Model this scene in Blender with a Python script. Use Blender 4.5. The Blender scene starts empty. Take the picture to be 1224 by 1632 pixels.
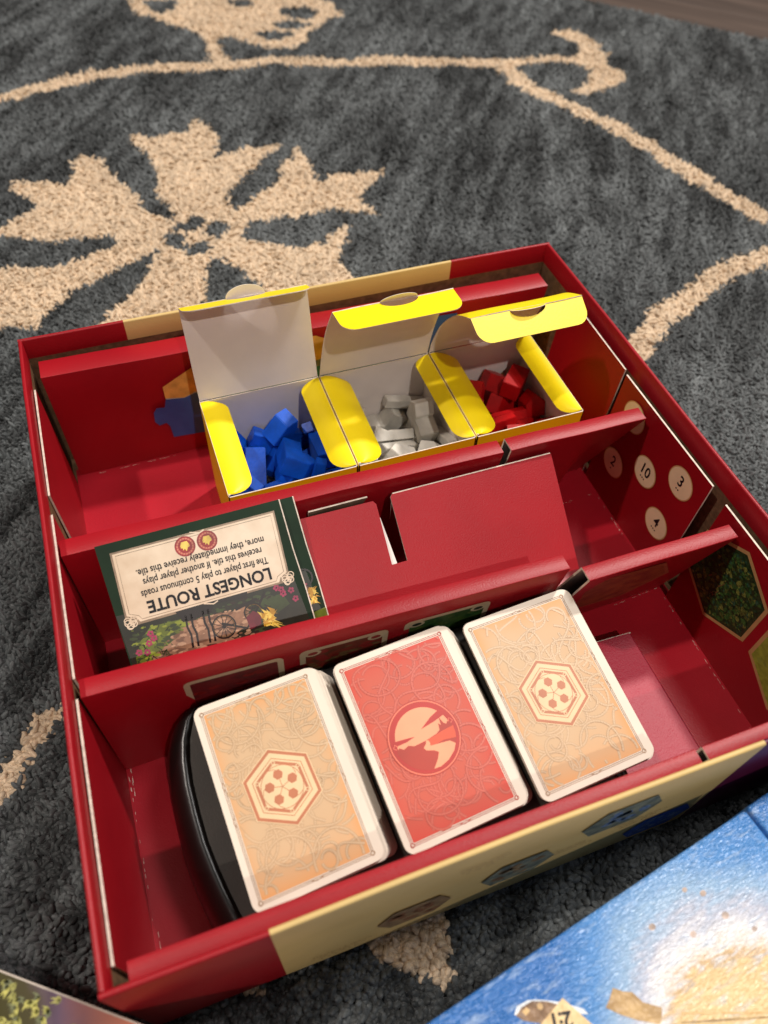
import bpy, bmesh, math, random
import numpy as np
from mathutils import Vector, Matrix, Euler
scn = bpy.context.scene
COL = scn.collection
S = 0.01                                   # the script thinks in centimetres
rng = random.Random(7)

# ------------------------------------------------------------ camera
cam_d = bpy.data.cameras.new("camera"); cam = bpy.data.objects.new("camera", cam_d); COL.objects.link(cam)
R = Matrix(((0.93937, 0.245766, -0.239126), (-0.33996, 0.758654, -0.555762), (0.044827, 0.60336, 0.796208)))
cam.matrix_world = Matrix.Translation((0.057126, -0.04516, 0.35374)) @ R.to_4x4()
cam_d.sensor_fit = 'VERTICAL'; cam_d.sensor_height = 36; cam_d.lens = 27.414
cam_d.clip_start = 0.01; cam_d.clip_end = 50
cam_d.dof.use_dof = True; cam_d.dof.focus_distance = 0.36; cam_d.dof.aperture_fstop = 8.5
scn.camera = cam

# ------------------------------------------------------------ light
W = bpy.data.worlds.new("World"); scn.world = W; W.use_nodes = True
bg = W.node_tree.nodes['Background']; bg.inputs[0].default_value = (1.0, 0.90, 0.84, 1); bg.inputs[1].default_value = 0.10
def lamp(name, loc, power, radius, color, target=(15, 14, 0)):
    d = bpy.data.lights.new(name, 'AREA'); d.shape = 'DISK'; d.size = radius * 2 * S; d.energy = power; d.color = color
    o = bpy.data.objects.new(name, d); COL.objects.link(o)
    o.location = Vector(loc) * S
    o.rotation_euler = (Vector(target) - Vector(loc)).to_track_quat('-Z', 'Y').to_euler()
    return o
lamp("ceiling_lamp", (25, -150, 240), 22, 2.5, (1.0, 0.92, 0.84))
lamp("ceiling_lamp", (165, 100, 240), 68, 9, (1.0, 0.935, 0.875))
lamp("ceiling_lamp", (112, 22, 240), 20, 24, (1.0, 0.96, 0.93))
lamp("ceiling_lamp", (-95, 45, 240), 27, 5, (1.0, 0.90, 0.82))
scn.view_settings.view_transform = 'Standard'; scn.view_settings.look = 'None'
scn.view_settings.exposure = -0.12; scn.view_settings.gamma = 1.0

# ------------------------------------------------------------ materials
def lin(c):
    return tuple(((x / 255) / 12.92 if x / 255 <= .04045 else ((x / 255 + .055) / 1.055) ** 2.4) for x in c) + (1,)
def mat(name, c, rough=.5, spec=.5, var=.06, vscale=60., bump=0., bscale=800., c2=None, metal=0, coat=0, sheen=0, tex='Object', bdist=.0004, aniso=None):
    m = bpy.data.materials.new(name); m.use_nodes = True; nt = m.node_tree; N = nt.nodes; L = nt.links
    b = N['Principled BSDF']; b.inputs['Roughness'].default_value = rough
    b.inputs['Specular IOR Level'].default_value = spec; b.inputs['Metallic'].default_value = metal
    b.inputs['Coat Weight'].default_value = coat; b.inputs['Sheen Weight'].default_value = sheen
    tc = N.new('ShaderNodeTexCoord')
    src = tc.outputs[tex]
    if aniso:
        mp = N.new('ShaderNodeMapping'); mp.inputs['Scale'].default_value = aniso[:3]
        if len(aniso) > 3: mp.inputs['Rotation'].default_value[2] = aniso[3]
        L.new(src, mp.inputs[0]); src = mp.outputs[0]
    nz = N.new('ShaderNodeTexNoise'); nz.inputs['Scale'].default_value = vscale; nz.inputs['Detail'].default_value = 5
    L.new(tc.outputs[tex], nz.inputs[0])
    mx = N.new('ShaderNodeMix'); mx.data_type = 'RGBA'
    a = lin(c); d = lin(c2) if c2 else tuple(x * (1 - 2 * var) for x in a[:3]) + (1,)
    if not c2: a = tuple(min(1, x * (1 + var)) for x in a[:3]) + (1,)
    mx.inputs[6].default_value = a; mx.inputs[7].default_value = d
    mr = N.new('ShaderNodeMapRange'); mr.inputs[1].default_value = .35; mr.inputs[2].default_value = .65
    L.new(nz.outputs[0], mr.inputs[0]); L.new(mr.outputs[0], mx.inputs[0]); L.new(mx.outputs[2], b.inputs['Base Color'])
    if bump:
        n2 = N.new('ShaderNodeTexNoise'); n2.inputs['Scale'].default_value = bscale; n2.inputs['Detail'].default_value = 3
        L.new(src, n2.inputs[0]); bp = N.new('ShaderNodeBump'); bp.inputs['Strength'].default_value = bump
        bp.inputs['Distance'].default_value = bdist; L.new(n2.outputs[0], bp.inputs['Height']); L.new(bp.outputs[0], b.inputs['Normal'])
    return m
RED = mat('red_print', (158, 15, 28), .42, .36, .05, 25, .25, 1500)
REDD = mat('dark_red_print', (120, 16, 34), .45, .4, .05, 25, .2, 1500)
CREAM = mat('cream_print', (214, 184, 120), .5, .4, .04, 30, .2, 1500)
PLUM = mat('plum_print', (92, 22, 58), .45, .4, .08, 25, .2, 1500)
KRAFT = mat('grey_board', (120, 92, 68), .9, .1, .15, 300, .5, 900)
GREYI = mat('grey_board_inside', (176, 168, 166), .85, .15, .04, 60)
CUT = mat('cut_board_edge', (232, 218, 202), .9, .1, .1, 400, .5, 1500)
YEL = mat('yellow_card', (255, 226, 12), .42, .45, .03, 40, .1, 900)
WHT = mat('white_card_inside', (240, 230, 224), .8, .2, .02, 60, .1, 900)
BOTTOMC = mat('box_floor_print', (178, 26, 42), .38, .5, .05, 25, .3, 1400)
BLACKP = mat('black_plastic', (14, 14, 13), .28, .5, .1, 50)
DGREEN = mat('dark_green_print', (22, 46, 28), .55, .25, .1, 60)
PAPER = mat('tile_paper_print', (232, 212, 184), .35, .5, .05, 90, c2=(214, 190, 160))
INK = mat('black_ink', (18, 18, 26), .5, .4)
TAN = None

# ------------------------------------------------------------ object helpers
def linkobj(name, data, parent=None, label=None, cat=None, group=None, kind=None):
    o = bpy.data.objects.new(name, data); COL.objects.link(o)
    if parent is not None: o.parent = parent
    if label: o['label'] = label
    if cat: o['category'] = cat
    if group: o['group'] = group
    if kind: o['kind'] = kind
    return o
def thing(name, label, cat, loc=(0, 0, 0), group=None):
    o = linkobj(name, None, None, label, cat, group); o.empty_display_size = .01
    o.location = Vector(loc) * S; o['_o'] = tuple(loc); return o
def org(p):
    while p is not None:
        if '_o' in p.keys(): return Vector(p['_o'])
        p = p.parent
    return Vector((0, 0, 0))
def mesh_obj(name, verts, faces, mats, parent=None, mi=None, smooth=False, bevel=0, **kw):
    o0 = org(parent)
    me = bpy.data.meshes.new(name)
    me.from_pydata([(Vector(v) - o0) * S for v in verts], [], faces)
    if not isinstance(mats, (list, tuple)): mats = [mats]
    for m in mats: me.materials.append(m)
    if mi is not None:
        for p, k in zip(me.polygons, mi): p.material_index = k
    me.validate(); me.update()
    bm = bmesh.new(); bm.from_mesh(me)
    if mi is None or bevel: bmesh.ops.recalc_face_normals(bm, faces=bm.faces)
    if bevel:
        es = [e for e in bm.edges if len(e.link_faces) == 2 and e.calc_face_angle(0) > .5]
        bmesh.ops.bevel(bm, geom=es, offset=bevel * S, segments=2, profile=.5, affect='EDGES', clamp_overlap=True)
    bm.to_mesh(me); bm.free()
    if smooth:
        me.shade_smooth() if hasattr(me, 'shade_smooth') else None
        for p in me.polygons: p.use_smooth = True
        try: me.set_sharp_from_angle(angle=math.radians(35))
        except Exception: pass
    return linkobj(name, me, parent, **kw)
def box(name, x0, x1, y0, y1, z0, z1, mats, parent=None, bevel=.03, **kw):
    v = [(x, y, z) for z in (z0, z1) for y in (y0, y1) for x in (x0, x1)]
    f = [(0, 2, 3, 1), (4, 5, 7, 6), (0, 1, 5, 4), (2, 6, 7, 3), (0, 4, 6, 2), (1, 3, 7, 5)]
    return mesh_obj(name, v, f, mats, parent, bevel=bevel, **kw)
def thick(name, grid, t, mats, parent=None, smooth=True, matfn=None, **kw):
    """grid[i][j] -> a board of thickness t: mats = (front, back, cut edge)"""
    G = [[Vector(p) for p in r] for r in grid]; n, m = len(G), len(G[0])
    Nn = [[None] * m for _ in range(n)]
    for i in range(n):
        for j in range(m):
            a = G[min(i + 1, n - 1)][j] - G[max(i - 1, 0)][j]; b = G[i][min(j + 1, m - 1)] - G[i][max(j - 1, 0)]
            Nn[i][j] = a.cross(b).normalized()
    V = [p for r in G for p in r] + [G[i][j] - Nn[i][j] * t for i in range(n) for j in range(m)]
    k = n * m; F = []; MI = []
    for i in range(n - 1):
        for j in range(m - 1):
            a, b, c, d = i * m + j, (i + 1) * m + j, (i + 1) * m + j + 1, i * m + j + 1
            F.append((a, b, c, d)); MI.append(matfn(i, j) if matfn else 0)
            F.append((a + k, d + k, c + k, b + k)); MI.append(1)
    for i in range(n - 1):
        for j in (0, m - 1):
            a, b = i * m + j, (i + 1) * m + j
            F.append((a, a + k, b + k, b) if j == 0 else (a, b, b + k, a + k)); MI.append(2)
    for j in range(m - 1):
        for i in (0, n - 1):
            a, b = i * m + j, i * m + j + 1
            F.append((a, b, b + k, a + k) if i == 0 else (a, a + k, b + k, b)); MI.append(2)
    return mesh_obj(name, V, F, mats, parent, mi=MI, smooth=smooth, **kw)
def slab(name, pts, nrm, t, mats, parent=None, **kw):
    """polygon board: pts on its face, thickness t away from nrm; mats = (face, back, edge)"""
    P = [Vector(p) for p in pts]; n = Vector(nrm).normalized(); k = len(P)
    a = sum((P[i].cross(P[(i + 1) % k]) for i in range(k)), Vector())
    if a.dot(n) < 0: P.reverse()
    V = P + [p - n * t for p in P]
    F = [tuple(range(k)), tuple(range(2 * k - 1, k - 1, -1))] + [(i, i + k, (i + 1) % k + k, (i + 1) % k) for i in range(k)]
    return mesh_obj(name, V, F, mats, parent, mi=[0, 1] + [2] * k, **kw)
def lerp(a, b, t): return tuple(a[i] + (b[i] - a[i]) * t for i in range(len(a)))

class Frame:
    """flat print on a surface: u, v in cm on the surface"""
    def __init__(s, o, u, v):
        s.o = Vector(o); s.u = Vector(u).normalized(); s.v = Vector(v).normalized()
        s.n = s.u.cross(s.v).normalized(); s.v = s.n.cross(s.u)
    def p(s, u, v, h=0): return s.o + s.u * u + s.v * v + s.n * h
class Print:
    def __init__(s, fr): s.fr = fr; s.V = []; s.F = []; s.M = []; s.mats = []
    def mi(s, m):
        if m not in s.mats: s.mats.append(m)
        return s.mats.index(m)
    def poly(s, pts, m, h):
        a = sum(pts[i][0] * pts[(i + 1) % len(pts)][1] - pts[(i + 1) % len(pts)][0] * pts[i][1] for i in range(len(pts)))
        if a < 0: pts = list(pts)[::-1]
        k = len(s.V); s.V += [s.fr.p(u, v, h) for u, v in pts]; s.F.append(tuple(range(k, k + len(pts)))); s.M.append(s.mi(m))
    def ring(s, pts, pts2, m, h):
        n = len(pts)
        for i in range(n):
            j = (i + 1) % n; s.poly([pts[i], pts[j], pts2[j], pts2[i]], m, h)
    def line(s, pts, w, m, h, closed=False):
        pts = [Vector(p) for p in pts]; n = len(pts)
        if closed: pts.append(pts[0])
        nn = []
        for i in range(len(pts)):
            a = pts[max(i - 1, 0)]; b = pts[min(i + 1, len(pts) - 1)]
            if closed and i in (0, len(pts) - 1): a = pts[-2]; b = pts[1]
            d = (b - a); d = d.normalized() if d.length > 0 else Vector((1, 0)); nn.append(Vector((-d.y, d.x)))
        ww = w if callable(w) else (lambda t: w)
        for i in range(len(pts) - 1):
            w0 = ww(i / (len(pts) - 1)) / 2; w1 = ww((i + 1) / (len(pts) - 1)) / 2
            s.poly([tuple(pts[i] + nn[i] * w0), tuple(pts[i + 1] + nn[i + 1] * w1), tuple(pts[i + 1] - nn[i + 1] * w1), tuple(pts[i] - nn[i] * w0)], m, h)
    def disc(s, c, r, m, h, n=28, ry=None): s.poly([(c[0] + r * math.cos(a * 2 * math.pi / n), c[1] + (ry or r) * math.sin(a * 2 * math.pi / n)) for a in range(n)], m, h)
    def make(s, name, parent, **kw): return mesh_obj(name, s.V, s.F, s.mats, parent, mi=s.M, **kw)
def reg(c, r, n, a0=0): return [(c[0] + r * math.cos(a0 + i * 2 * math.pi / n), c[1] + r * math.sin(a0 + i * 2 * math.pi / n)) for i in range(n)]
def text(name, body, fr, u, v, size, rot, m, parent, h=.012, align='CENTER', bold=0, sx=1.0, space=1.0, **kw):
    c = bpy.data.curves.new(name, 'FONT'); c.body = body; c.size = size; c.align_x = align; c.align_y = 'CENTER'; c.resolution_u = 3
    c.offset = bold; c.space_character = space
    o = bpy.data.objects.new('t', c); me = bpy.data.meshes.new_from_object(o)
    cr, sr = math.cos(rot), math.sin(rot)
    vs = [fr.p(u + (w.co.x * sx) * cr - w.co.y * sr, v + (w.co.x * sx) * sr + w.co.y * cr, h) for w in me.vertices]
    fs = [tuple(p.vertices) for p in me.polygons]
    bpy.data.objects.remove(o); bpy.data.curves.remove(c)
    out = mesh_obj(name, vs, fs, m, parent, mi=[0] * len(fs), **kw); return out
def rrect(w, h, r, n=5, cx=0, cy=0):
    pts = []
    for sx, sy, a0 in ((1, 1, 0), (-1, 1, 90), (-1, -1, 180), (1, -1, 270)):
        for i in range(n + 1):
            a = math.radians(a0 + 90 * i / n); pts.append((cx + sx * (w / 2 - r) + r * math.cos(a), cy + sy * (h / 2 - r) + r * math.sin(a)))
    return pts

# ------------------------------------------------------------ wood floor and rug
def wood_mat():
    m = mat('floor_wood', (104, 88, 78), .5, .4, .1, 8, .15, 300); nt = m.node_tree; N = nt.nodes; L = nt.links
    tc = N.new('ShaderNodeTexCoord'); mp = N.new('ShaderNodeMapping'); mp.inputs['Scale'].default_value = (2.5, 45, 45)
    n = N.new('ShaderNodeTexNoise'); n.inputs['Scale'].default_value = 2; n.inputs['Detail'].default_value = 8
    L.new(tc.outputs['Object'], mp.inputs[0]); L.new(mp.outputs[0], n.inputs[0])
    oi = N.new('ShaderNodeObjectInfo'); ad = N.new('ShaderNodeMath'); ad.operation = 'MULTIPLY_ADD'
    L.new(oi.outputs['Random'], ad.inputs[0]); ad.inputs[1].default_value = .35; L.new(n.outputs[0], ad.inputs[2])
    r = N.new('ShaderNodeValToRGB'); r.color_ramp.elements[0].position = .38; r.color_ramp.elements[1].position = .95
    r.color_ramp.elements[0].color = lin((50, 40, 35)); r.color_ramp.elements[1].color = lin((92, 77, 68))
    L.new(ad.outputs[0], r.inputs[0]); L.new(r.outputs[0], N['Principled BSDF'].inputs['Base Color'])
    return m
WOOD = wood_mat()
# planks run along the rug's far edge
E0 = Vector((62.3, 86.8, 0)); ED = Vector((17.8, -17.6, 0)).normalized(); EN = Vector((-ED.y, ED.x, 0)) * -1
if EN.x < 0: EN = -EN
sub = linkobj('wood_floor', None, kind='structure')
sub.location = (E0.x * S, E0.y * S, -.018); sub.rotation_euler = (0, 0, math.atan2(ED.y, ED.x))
PW = 12.0
pm = bpy.data.meshes.new('plank')
bmm = bmesh.new(); bmesh.ops.create_cube(bmm, size=1)
for v in bmm.verts: v.co = Vector((v.co.x * 1.2, v.co.y * (PW - .15) * S, v.co.z * .015))
bmesh.ops.bevel(bmm, geom=list(bmm.edges), offset=.0006, segments=1, affect='EDGES'); bmm.to_mesh(pm); bmm.free(); pm.materials.append(WOOD)
for r_ in range(-12, 8):
    for c_ in range(-2, 3):
        if r_ < -1 and (c_ < -1 or c_ > 1): continue
        p = linkobj('plank', pm, sub); p.location = ((c_ * 121 + (r_ * 47) % 120) * S, (r_ + .35) * PW * S, -.0075)
slabm = mesh_obj('subfloor', [(-400, -400, -4), (500, -400, -4), (500, 500, -4), (-400, 500, -4)], [(0, 1, 2, 3)], KRAFT, None, mi=[0], kind='structure')
CREAM_SHAPES=[[(9.3,66.2),(10.7,65.4),(12.6,65.6),(14.0,65.5),(15.3,67.9),(16.1,66.1),(16.5,64.0),(15.9,61.4),(15.2,60.0),(16.8,60.9),(18.4,61.7),(21.6,61.2),(19.1,58.9),(17.4,57.3),(15.6,55.1),(15.1,53.6),(15.2,52.6),(13.9,51.6),(12.8,52.1),(10.6,52.1),(10.5,53.5),(10.0,56.9),(10.2,59.8),(10.3,61.8),(9.6,63.6)],[(15.2,52.6),(16.6,53.1),(18.2,54.4),(19.9,55.6),(20.5,57.5),(22.0,59.2),(23.0,60.3),(23.3,58.3),(23.1,56.3),(22.9,54.3),(24.4,55.2),(26.1,55.2),(29.0,54.8),(26.9,53.2),(25.8,52.0),(25.4,50.4),(26.4,49.0),(26.1,48.5),(24.5,49.7),(22.8,50.2),(21.3,50.3),(19.7,50.4),(18.2,50.4),(16.7,50.4),(15.5,49.8),(14.9,48.2),(13.3,48.7),(14.2,51.1)],[(14.9,48.4),(16.2,47.5),(17.7,46.8),(18.6,46.3),(19.8,46.4),(21.2,46.6),(22.5,47.6),(23.4,48.1),(22.9,46.4),(21.6,44.6),(21.0,43.8),(21.2,42.7),(22.0,41.5),(21.7,39.8),(20.7,37.2),(14.8,36.2),(14.8,41.5),(15.0,42.9),(14.2,44.4),(13.2,46.2),(12.6,46.8),(13.2,48.3)],[(8.6,48.4),(8.0,47.0),(7.3,45.6),(6.2,44.0),(5.2,43.2),(4.0,42.2),(3.0,41.4),(2.2,34.7),(9.9,33.8),(10.8,42.1),(11.4,45.6),(12.1,46.8),(10.7,47.6)],[(-5.9,49.8),(-2.5,49.6),(-0.8,49.2),(1.3,48.7),(3.1,49.2),(4.8,49.7),(6.1,50.3),(9.2,50.3),(9.0,48.6),(7.0,47.8),(4.3,46.5),(1.8,45.3),(0.6,44.1),(-0.6,42.3),(-1.8,42.4),(-3.0,42.4),(-6.1,42.2)],[(-1.0,61.4),(0.6,60.7),(2.2,59.8),(3.2,60.0),(4.1,62.5),(4.7,64.1),(5.3,64.1),(6.3,62.4),(6.6,60.8),(7.3,59.1),(8.1,57.9),(8.4,56.4),(8.4,54.7),(9.4,53.3),(10.2,52.2),(9.2,50.1),(6.1,50.3),(5.7,51.3),(4.3,51.4),(2.1,51.8),(-0.3,52.9),(-2.2,53.8),(-2.6,54.5),(-1.0,55.8),(0.2,56.6),(1.0,57.0),(0.1,58.2),(-1.2,59.7)],[(10.3,52.4),(12.6,52.4),(15.2,52.6),(15.0,48.4),(12.6,46.6),(10.6,47.3),(8.8,48.3),(9.1,50.3)],[(14.1,100.2),(13.5,94.9),(13.8,91.8),(15.6,88.9),(18.5,86.7),(19.4,84.9),(19.5,82.2),(19.1,78.6),(20.9,77.4),(20.8,81.1),(21.2,83.4),(22.4,83.2),(23.9,81.5),(25.8,79.9),(27.8,79.4),(29.7,81.2),(30.4,83.0),(33.2,85.1),(35.4,86.3),(35.0,89.2),(34.4,90.2),(32.1,99.2),(25.9,104.6),(18.2,103.2)],[(55.8,77.1),(58.1,76.7),(59.7,75.3),(60.0,72.4),(59.6,69.8),(58.5,67.8),(59.1,65.1),(57.7,63.9),(55.0,63.0),(52.9,63.0),(51.5,63.4),(54.0,65.0),(55.3,66.0),(55.9,67.3),(55.3,68.6),(55.3,70.1),(56.7,71.3),(57.7,73.0),(57.2,75.1),(56.1,75.8)],[(-7.2,10.6),(-4.9,12.1),(-4.4,12.7),(-3.9,12.9),(-4.0,13.6),(-3.6,13.7),(-3.0,14.2),(-2.3,14.3),(1.3,13.7),(0.9,11.0),(-2.3,13.6),(-2.5,13.1),(-3.4,12.4),(-3.8,11.9),(-4.4,11.4),(-4.9,10.8),(-6.8,9.7)],[(8.2,1.6),(8.6,-0.0),(8.7,-0.7),(9.6,-1.1),(9.9,-1.8),(10.4,-2.4),(10.8,-2.2),(10.9,-1.6),(11.4,-1.0),(11.6,0.4)],[(3.4,0.4),(3.4,-0.1),(4.0,-0.2),(4.3,0.5)]]
DARK_SPOTS=[[(10.3,51.3),(11.6,52.2),(12.9,52.1),(12.6,51.3),(11.5,50.5),(10.3,50.8)],[(12.5,50.4),(13.2,51.4),(14.2,51.1),(14.1,49.8),(13.4,49.0),(12.6,49.5)],[(9.1,50.1),(10.0,50.6),(11.0,50.0),(10.6,48.4),(9.9,48.3),(9.3,49.2)],[(10.5,48.2),(11.7,49.1),(12.6,48.6),(12.2,47.7),(11.3,47.3),(10.6,47.6)],[(15.2,95.0),(15.3,92.8),(16.4,91.0),(17.8,91.8),(19.0,94.1)],[(25.0,83.9),(25.7,81.9),(27.4,81.8),(28.9,82.6),(28.8,83.2),(26.6,83.9)],[(27.4,85.8),(28.0,84.2),(30.1,84.2),(31.2,84.9),(29.6,86.1)],[(28.8,88.4),(29.7,86.3),(31.8,86.3),(32.9,87.5),(31.6,89.2),(29.8,89.3)],[(23.9,92.6),(24.8,90.8),(26.4,91.1),(26.4,92.5)]]
VINES=[([(-6.2,74.9),(-0.9,75.7),(1.9,76.6),(4.8,77.7),(7.8,78.1),(12.3,78.5),(16.7,77.8),(20.3,77.2),(24.5,77.4),(27.5,76.5),(32.0,75.0),(36.0,74.4),(42.1,72.6),(48.4,70.8)],1),([(48.1,71.0),(51.2,70.6),(54.1,70.6),(56.5,69.6)],0.8),([(47.4,70.9),(47.6,69.0),(47.9,66.2),(49.0,63.5),(50.4,60.9),(51.6,58.0),(52.8,55.5),(53.8,52.0),(54.6,48.2),(55.6,44.8),(56.2,42.0),(57.1,39.1),(60.5,32.5)],1),([(64.2,36.9),(53.9,34.8),(52.3,34.4),(49.6,34.0),(46.6,32.9),(43.9,31.7),(41.4,30.8),(39.9,29.6),(38.2,28.4),(36.8,27.1),(32.7,23.7)],1)]
rug = thing('rug', 'charcoal grey pile rug with beige flowers and curling vines spread under the boxes', 'rug', (0, 0, -1.7))
def rug_tuft_mat():
    m = bpy.data.materials.new('rug_yarn'); m.use_nodes = True; nt = m.node_tree; N = nt.nodes; L = nt.links; b = N['Principled BSDF']
    b.inputs['Roughness'].default_value = .5; b.inputs['Specular IOR Level'].default_value = .35
    b.inputs['Sheen Weight'].default_value = .2; b.inputs['Sheen Roughness'].default_value = .4
    at = N.new('ShaderNodeAttribute'); at.attribute_type = 'INSTANCER'; at.attribute_name = 'tone'
    tc = N.new('ShaderNodeTexCoord'); mp = N.new('ShaderNodeMapping'); mp.inputs['Scale'].default_value = (1, 1, .25); L.new(tc.outputs['Object'], mp.inputs[0])
    nz = N.new('ShaderNodeTexNoise'); nz.inputs['Scale'].default_value = 1900; nz.inputs['Detail'].default_value = 2; L.new(mp.outputs[0], nz.inputs[0])
    mr = N.new('ShaderNodeMapRange'); mr.inputs[3].default_value = .2; mr.inputs[4].default_value = 1.8; L.new(nz.outputs[0], mr.inputs[0])
    vm = N.new('ShaderNodeVectorMath'); vm.operation = 'SCALE'; L.new(at.outputs['Color'], vm.inputs[0]); L.new(mr.outputs[0], vm.inputs[3]); L.new(vm.outputs[0], b.inputs['Base Color'])
    bp = N.new('ShaderNodeBump'); bp.inputs['Strength'].default_value = .7; bp.inputs['Distance'].default_value = .0004; L.new(nz.outputs[0], bp.inputs['Height']); L.new(bp.outputs[0], b.inputs['Normal'])
    return m
YARN = rug_tuft_mat()
BACK = mat('rug_backing', (26, 25, 24), .95, .1, .1, 200)
# the rug's straight far edge runs along ED
def on_rug(P): return (P[:, 0] - E0.x) * EN.x + (P[:, 1] - E0.y) * EN.y < -.6
bk = [E0 + ED * -190 + EN * -.8, E0 + ED * 150 + EN * -.8, E0 + ED * 150 + EN * -190, E0 + ED * -190 + EN * -190]
slab('backing', [(p.x, p.y, -.9) for p in bk], (0, 0, 1), .75, (BACK, BACK, BACK), rug)
def inside(P, poly):
    c = np.zeros(len(P), bool); n = len(poly); x, y = P[:, 0], P[:, 1]
    for i in range(n):
        x0, y0 = poly[i]; x1, y1 = poly[(i + 1) % n]
        if y0 == y1: continue
        k = ((y0 > y) != (y1 > y)) & (x < (x1 - x0) * (y - y0) / (y1 - y0) + x0); c ^= k
    return c
def near(P, line, w):
    c = np.zeros(len(P), bool)
    for i in range(len(line) - 1):
        a = np.array(line[i]); b = np.array(line[i + 1]); d = b - a
        t = np.clip(((P - a) @ d) / (d @ d), 0, 1); q = P - (a + t[:, None] * d); c |= (q ** 2).sum(1) < w * w
    return c
R2 = np.random.RandomState(3)
def smooth_noise(P, sc, seed):
    r = np.random.RandomState(seed); g = r.rand(64, 64); q = P / sc; i = np.floor(q).astype(int); f = q - i; f = f * f * (3 - 2 * f)
    def v(a, b): return g[(i[:, 0] + a) % 64, (i[:, 1] + b) % 64]
    return (v(0, 0) * (1 - f[:, 0]) + v(1, 0) * f[:, 0]) * (1 - f[:, 1]) + (v(0, 1) * (1 - f[:, 0]) + v(1, 1) * f[:, 0]) * f[:, 1]
def grid_pts(x0, x1, y0, y1, s):
    gx, gy = np.meshgrid(np.arange(x0, x1, s), np.arange(y0, y1, s * .9)); gx = gx + (np.arange(gx.shape[0]) % 2)[:, None] * s / 2
    P = np.stack([gx.ravel(), gy.ravel()], 1); return P + (R2.rand(*P.shape) - .5) * s * .9
# where the photograph (with a margin on every side) sees the rug; sparser beyond
VIEW = [(-30, -14), (34, -24), (60, 10), (100, 50), (104, 120), (-14, 122)]
A = grid_pts(-34, 46, -24, 44, .17); A = A[inside(A, VIEW)]
A = A[~inside(A, [(1.0, 1.0), (28.5, 1.0), (28.5, 28.5), (1.0, 28.5)])]
Bp = grid_pts(-34, 110, 44, 122, .185); Bp = Bp[inside(Bp, VIEW)]
Cp = grid_pts(46, 104, 0, 44, .185); Cp = Cp[inside(Cp, VIEW)]
D_ = grid_pts(-75, 130, -60, 150, 1.1); D_ = D_[~inside(D_, VIEW)]
P = np.concatenate([A, Bp, Cp, D_]); SP = np.concatenate([np.full(len(A), .70), np.full(len(Bp), .71), np.full(len(Cp), .71), np.full(len(D_), 4.4)])
k = on_rug(P); P = P[k]; SP = SP[k]
wob = np.stack([smooth_noise(P, 1.1, 5), smooth_noise(P, 1.1, 6)], 1) - .5
Q = P + wob * .65 + (R2.rand(*P.shape) - .5) * .25
cream = np.zeros(len(P), bool)
for s_ in CREAM_SHAPES: cream |= inside(Q, s_)
Q2 = P + wob * .3
for s_ in DARK_SPOTS:
    c_ = np.mean(np.array(s_), 0); cream &= ~inside(Q2, [tuple(c_ + (np.array(q) - c_) * 1.06) for q in s_])
for l_, w_ in VINES: cream |= near(Q, l_, w_ * .95)
n1 = smooth_noise(P, 6, 1); n2 = smooth_noise(P, 2.2, 2); n3 = smooth_noise(P, 17, 9); n4 = smooth_noise(P @ np.array([[.8, .6], [-.6, .8]]) * [1, .22], .8, 11)
n = len(P)
dark = np.array(lin((42, 45, 46))[:3]); dark2 = np.array(lin((112, 117, 118))[:3]); beige = np.array(lin((218, 194, 164))[:3])
mixv = np.clip(.25 + .3 * (n1 - .5) + .95 * (n4 - .5) + .3 * (n3 - .4) + .35 * R2.rand(n), 0, 1.2)[:, None]
col = dark * (1 - mixv) + dark2 * mixv
col = col * (.78 + .44 * R2.rand(n)[:, None])
bc = beige * (.78 + .34 * R2.rand(n)[:, None]) * (1 - .12 * n2[:, None])
col[cream] = bc[cream]
lean = .35 + .5 * n1 + .35 * R2.rand(n); ang = 1.2 + 2.6 * (n3 - .5) + 1.2 * (n2 - .5) + R2.randn(n) * .9
lean[cream] += .25
rot = np.zeros((n, 3)); rot[:, 0] = lean * np.cos(ang); rot[:, 1] = lean * np.sin(ang); rot[:, 2] = R2.rand(n) * 6.28
sc = np.stack([.95 + .3 * R2.rand(n), .95 + .3 * R2.rand(n), 3.3 + 1.3 * R2.rand(n)], 1) * SP[:, None]
sc[:, 2] = np.where(SP > 2, sc[:, 2] * .45, sc[:, 2] / SP ** .5)
nf = np.clip((P[:, 1] - 2) / 30, 0, 1) * .34 + .66; sc[:, 2] *= nf; sc[:, :2] *= (1.9 - .9 * nf)[:, None]
sc[cream, 2] *= .85; sc[cream, :2] *= 1.12
z = np.full(n, -.42) + .12 * (n2 - .5) + .1 * R2.randn(n); z[cream] += .05; z[SP > 2] -= .25
# pile is pressed down under the boxes
for poly in ([(-.4, -.4), (30, -.4), (30, 30), (-.4, 30)],): z[inside(P, poly)] -= .25
pme = bpy.data.meshes.new('pile'); pme.vertices.add(n)
pme.vertices.foreach_set('co', (np.column_stack([P, z + 1.7]) * S).astype(np.float32).ravel())
a_ = pme.attributes.new('rot', 'FLOAT_VECTOR', 'POINT'); a_.data.foreach_set('vector', rot.astype(np.float32).ravel())
a_ = pme.attributes.new('scl', 'FLOAT_VECTOR', 'POINT'); a_.data.foreach_set('vector', sc.astype(np.float32).ravel())
a_ = pme.attributes.new('tone', 'FLOAT_COLOR', 'POINT'); a_.data.foreach_set('color', np.column_stack([col, np.ones(n)]).astype(np.float32).ravel())
pme.materials.append(YARN)
pile = linkobj('pile', pme, rug, kind='stuff')
ng = bpy.data.node_groups.new('pile_tufts', 'GeometryNodeTree')
ng.interface.new_socket('Geometry', in_out='INPUT', socket_type='NodeSocketGeometry'); ng.interface.new_socket('Geometry', in_out='OUTPUT', socket_type='NodeSocketGeometry')
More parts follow.
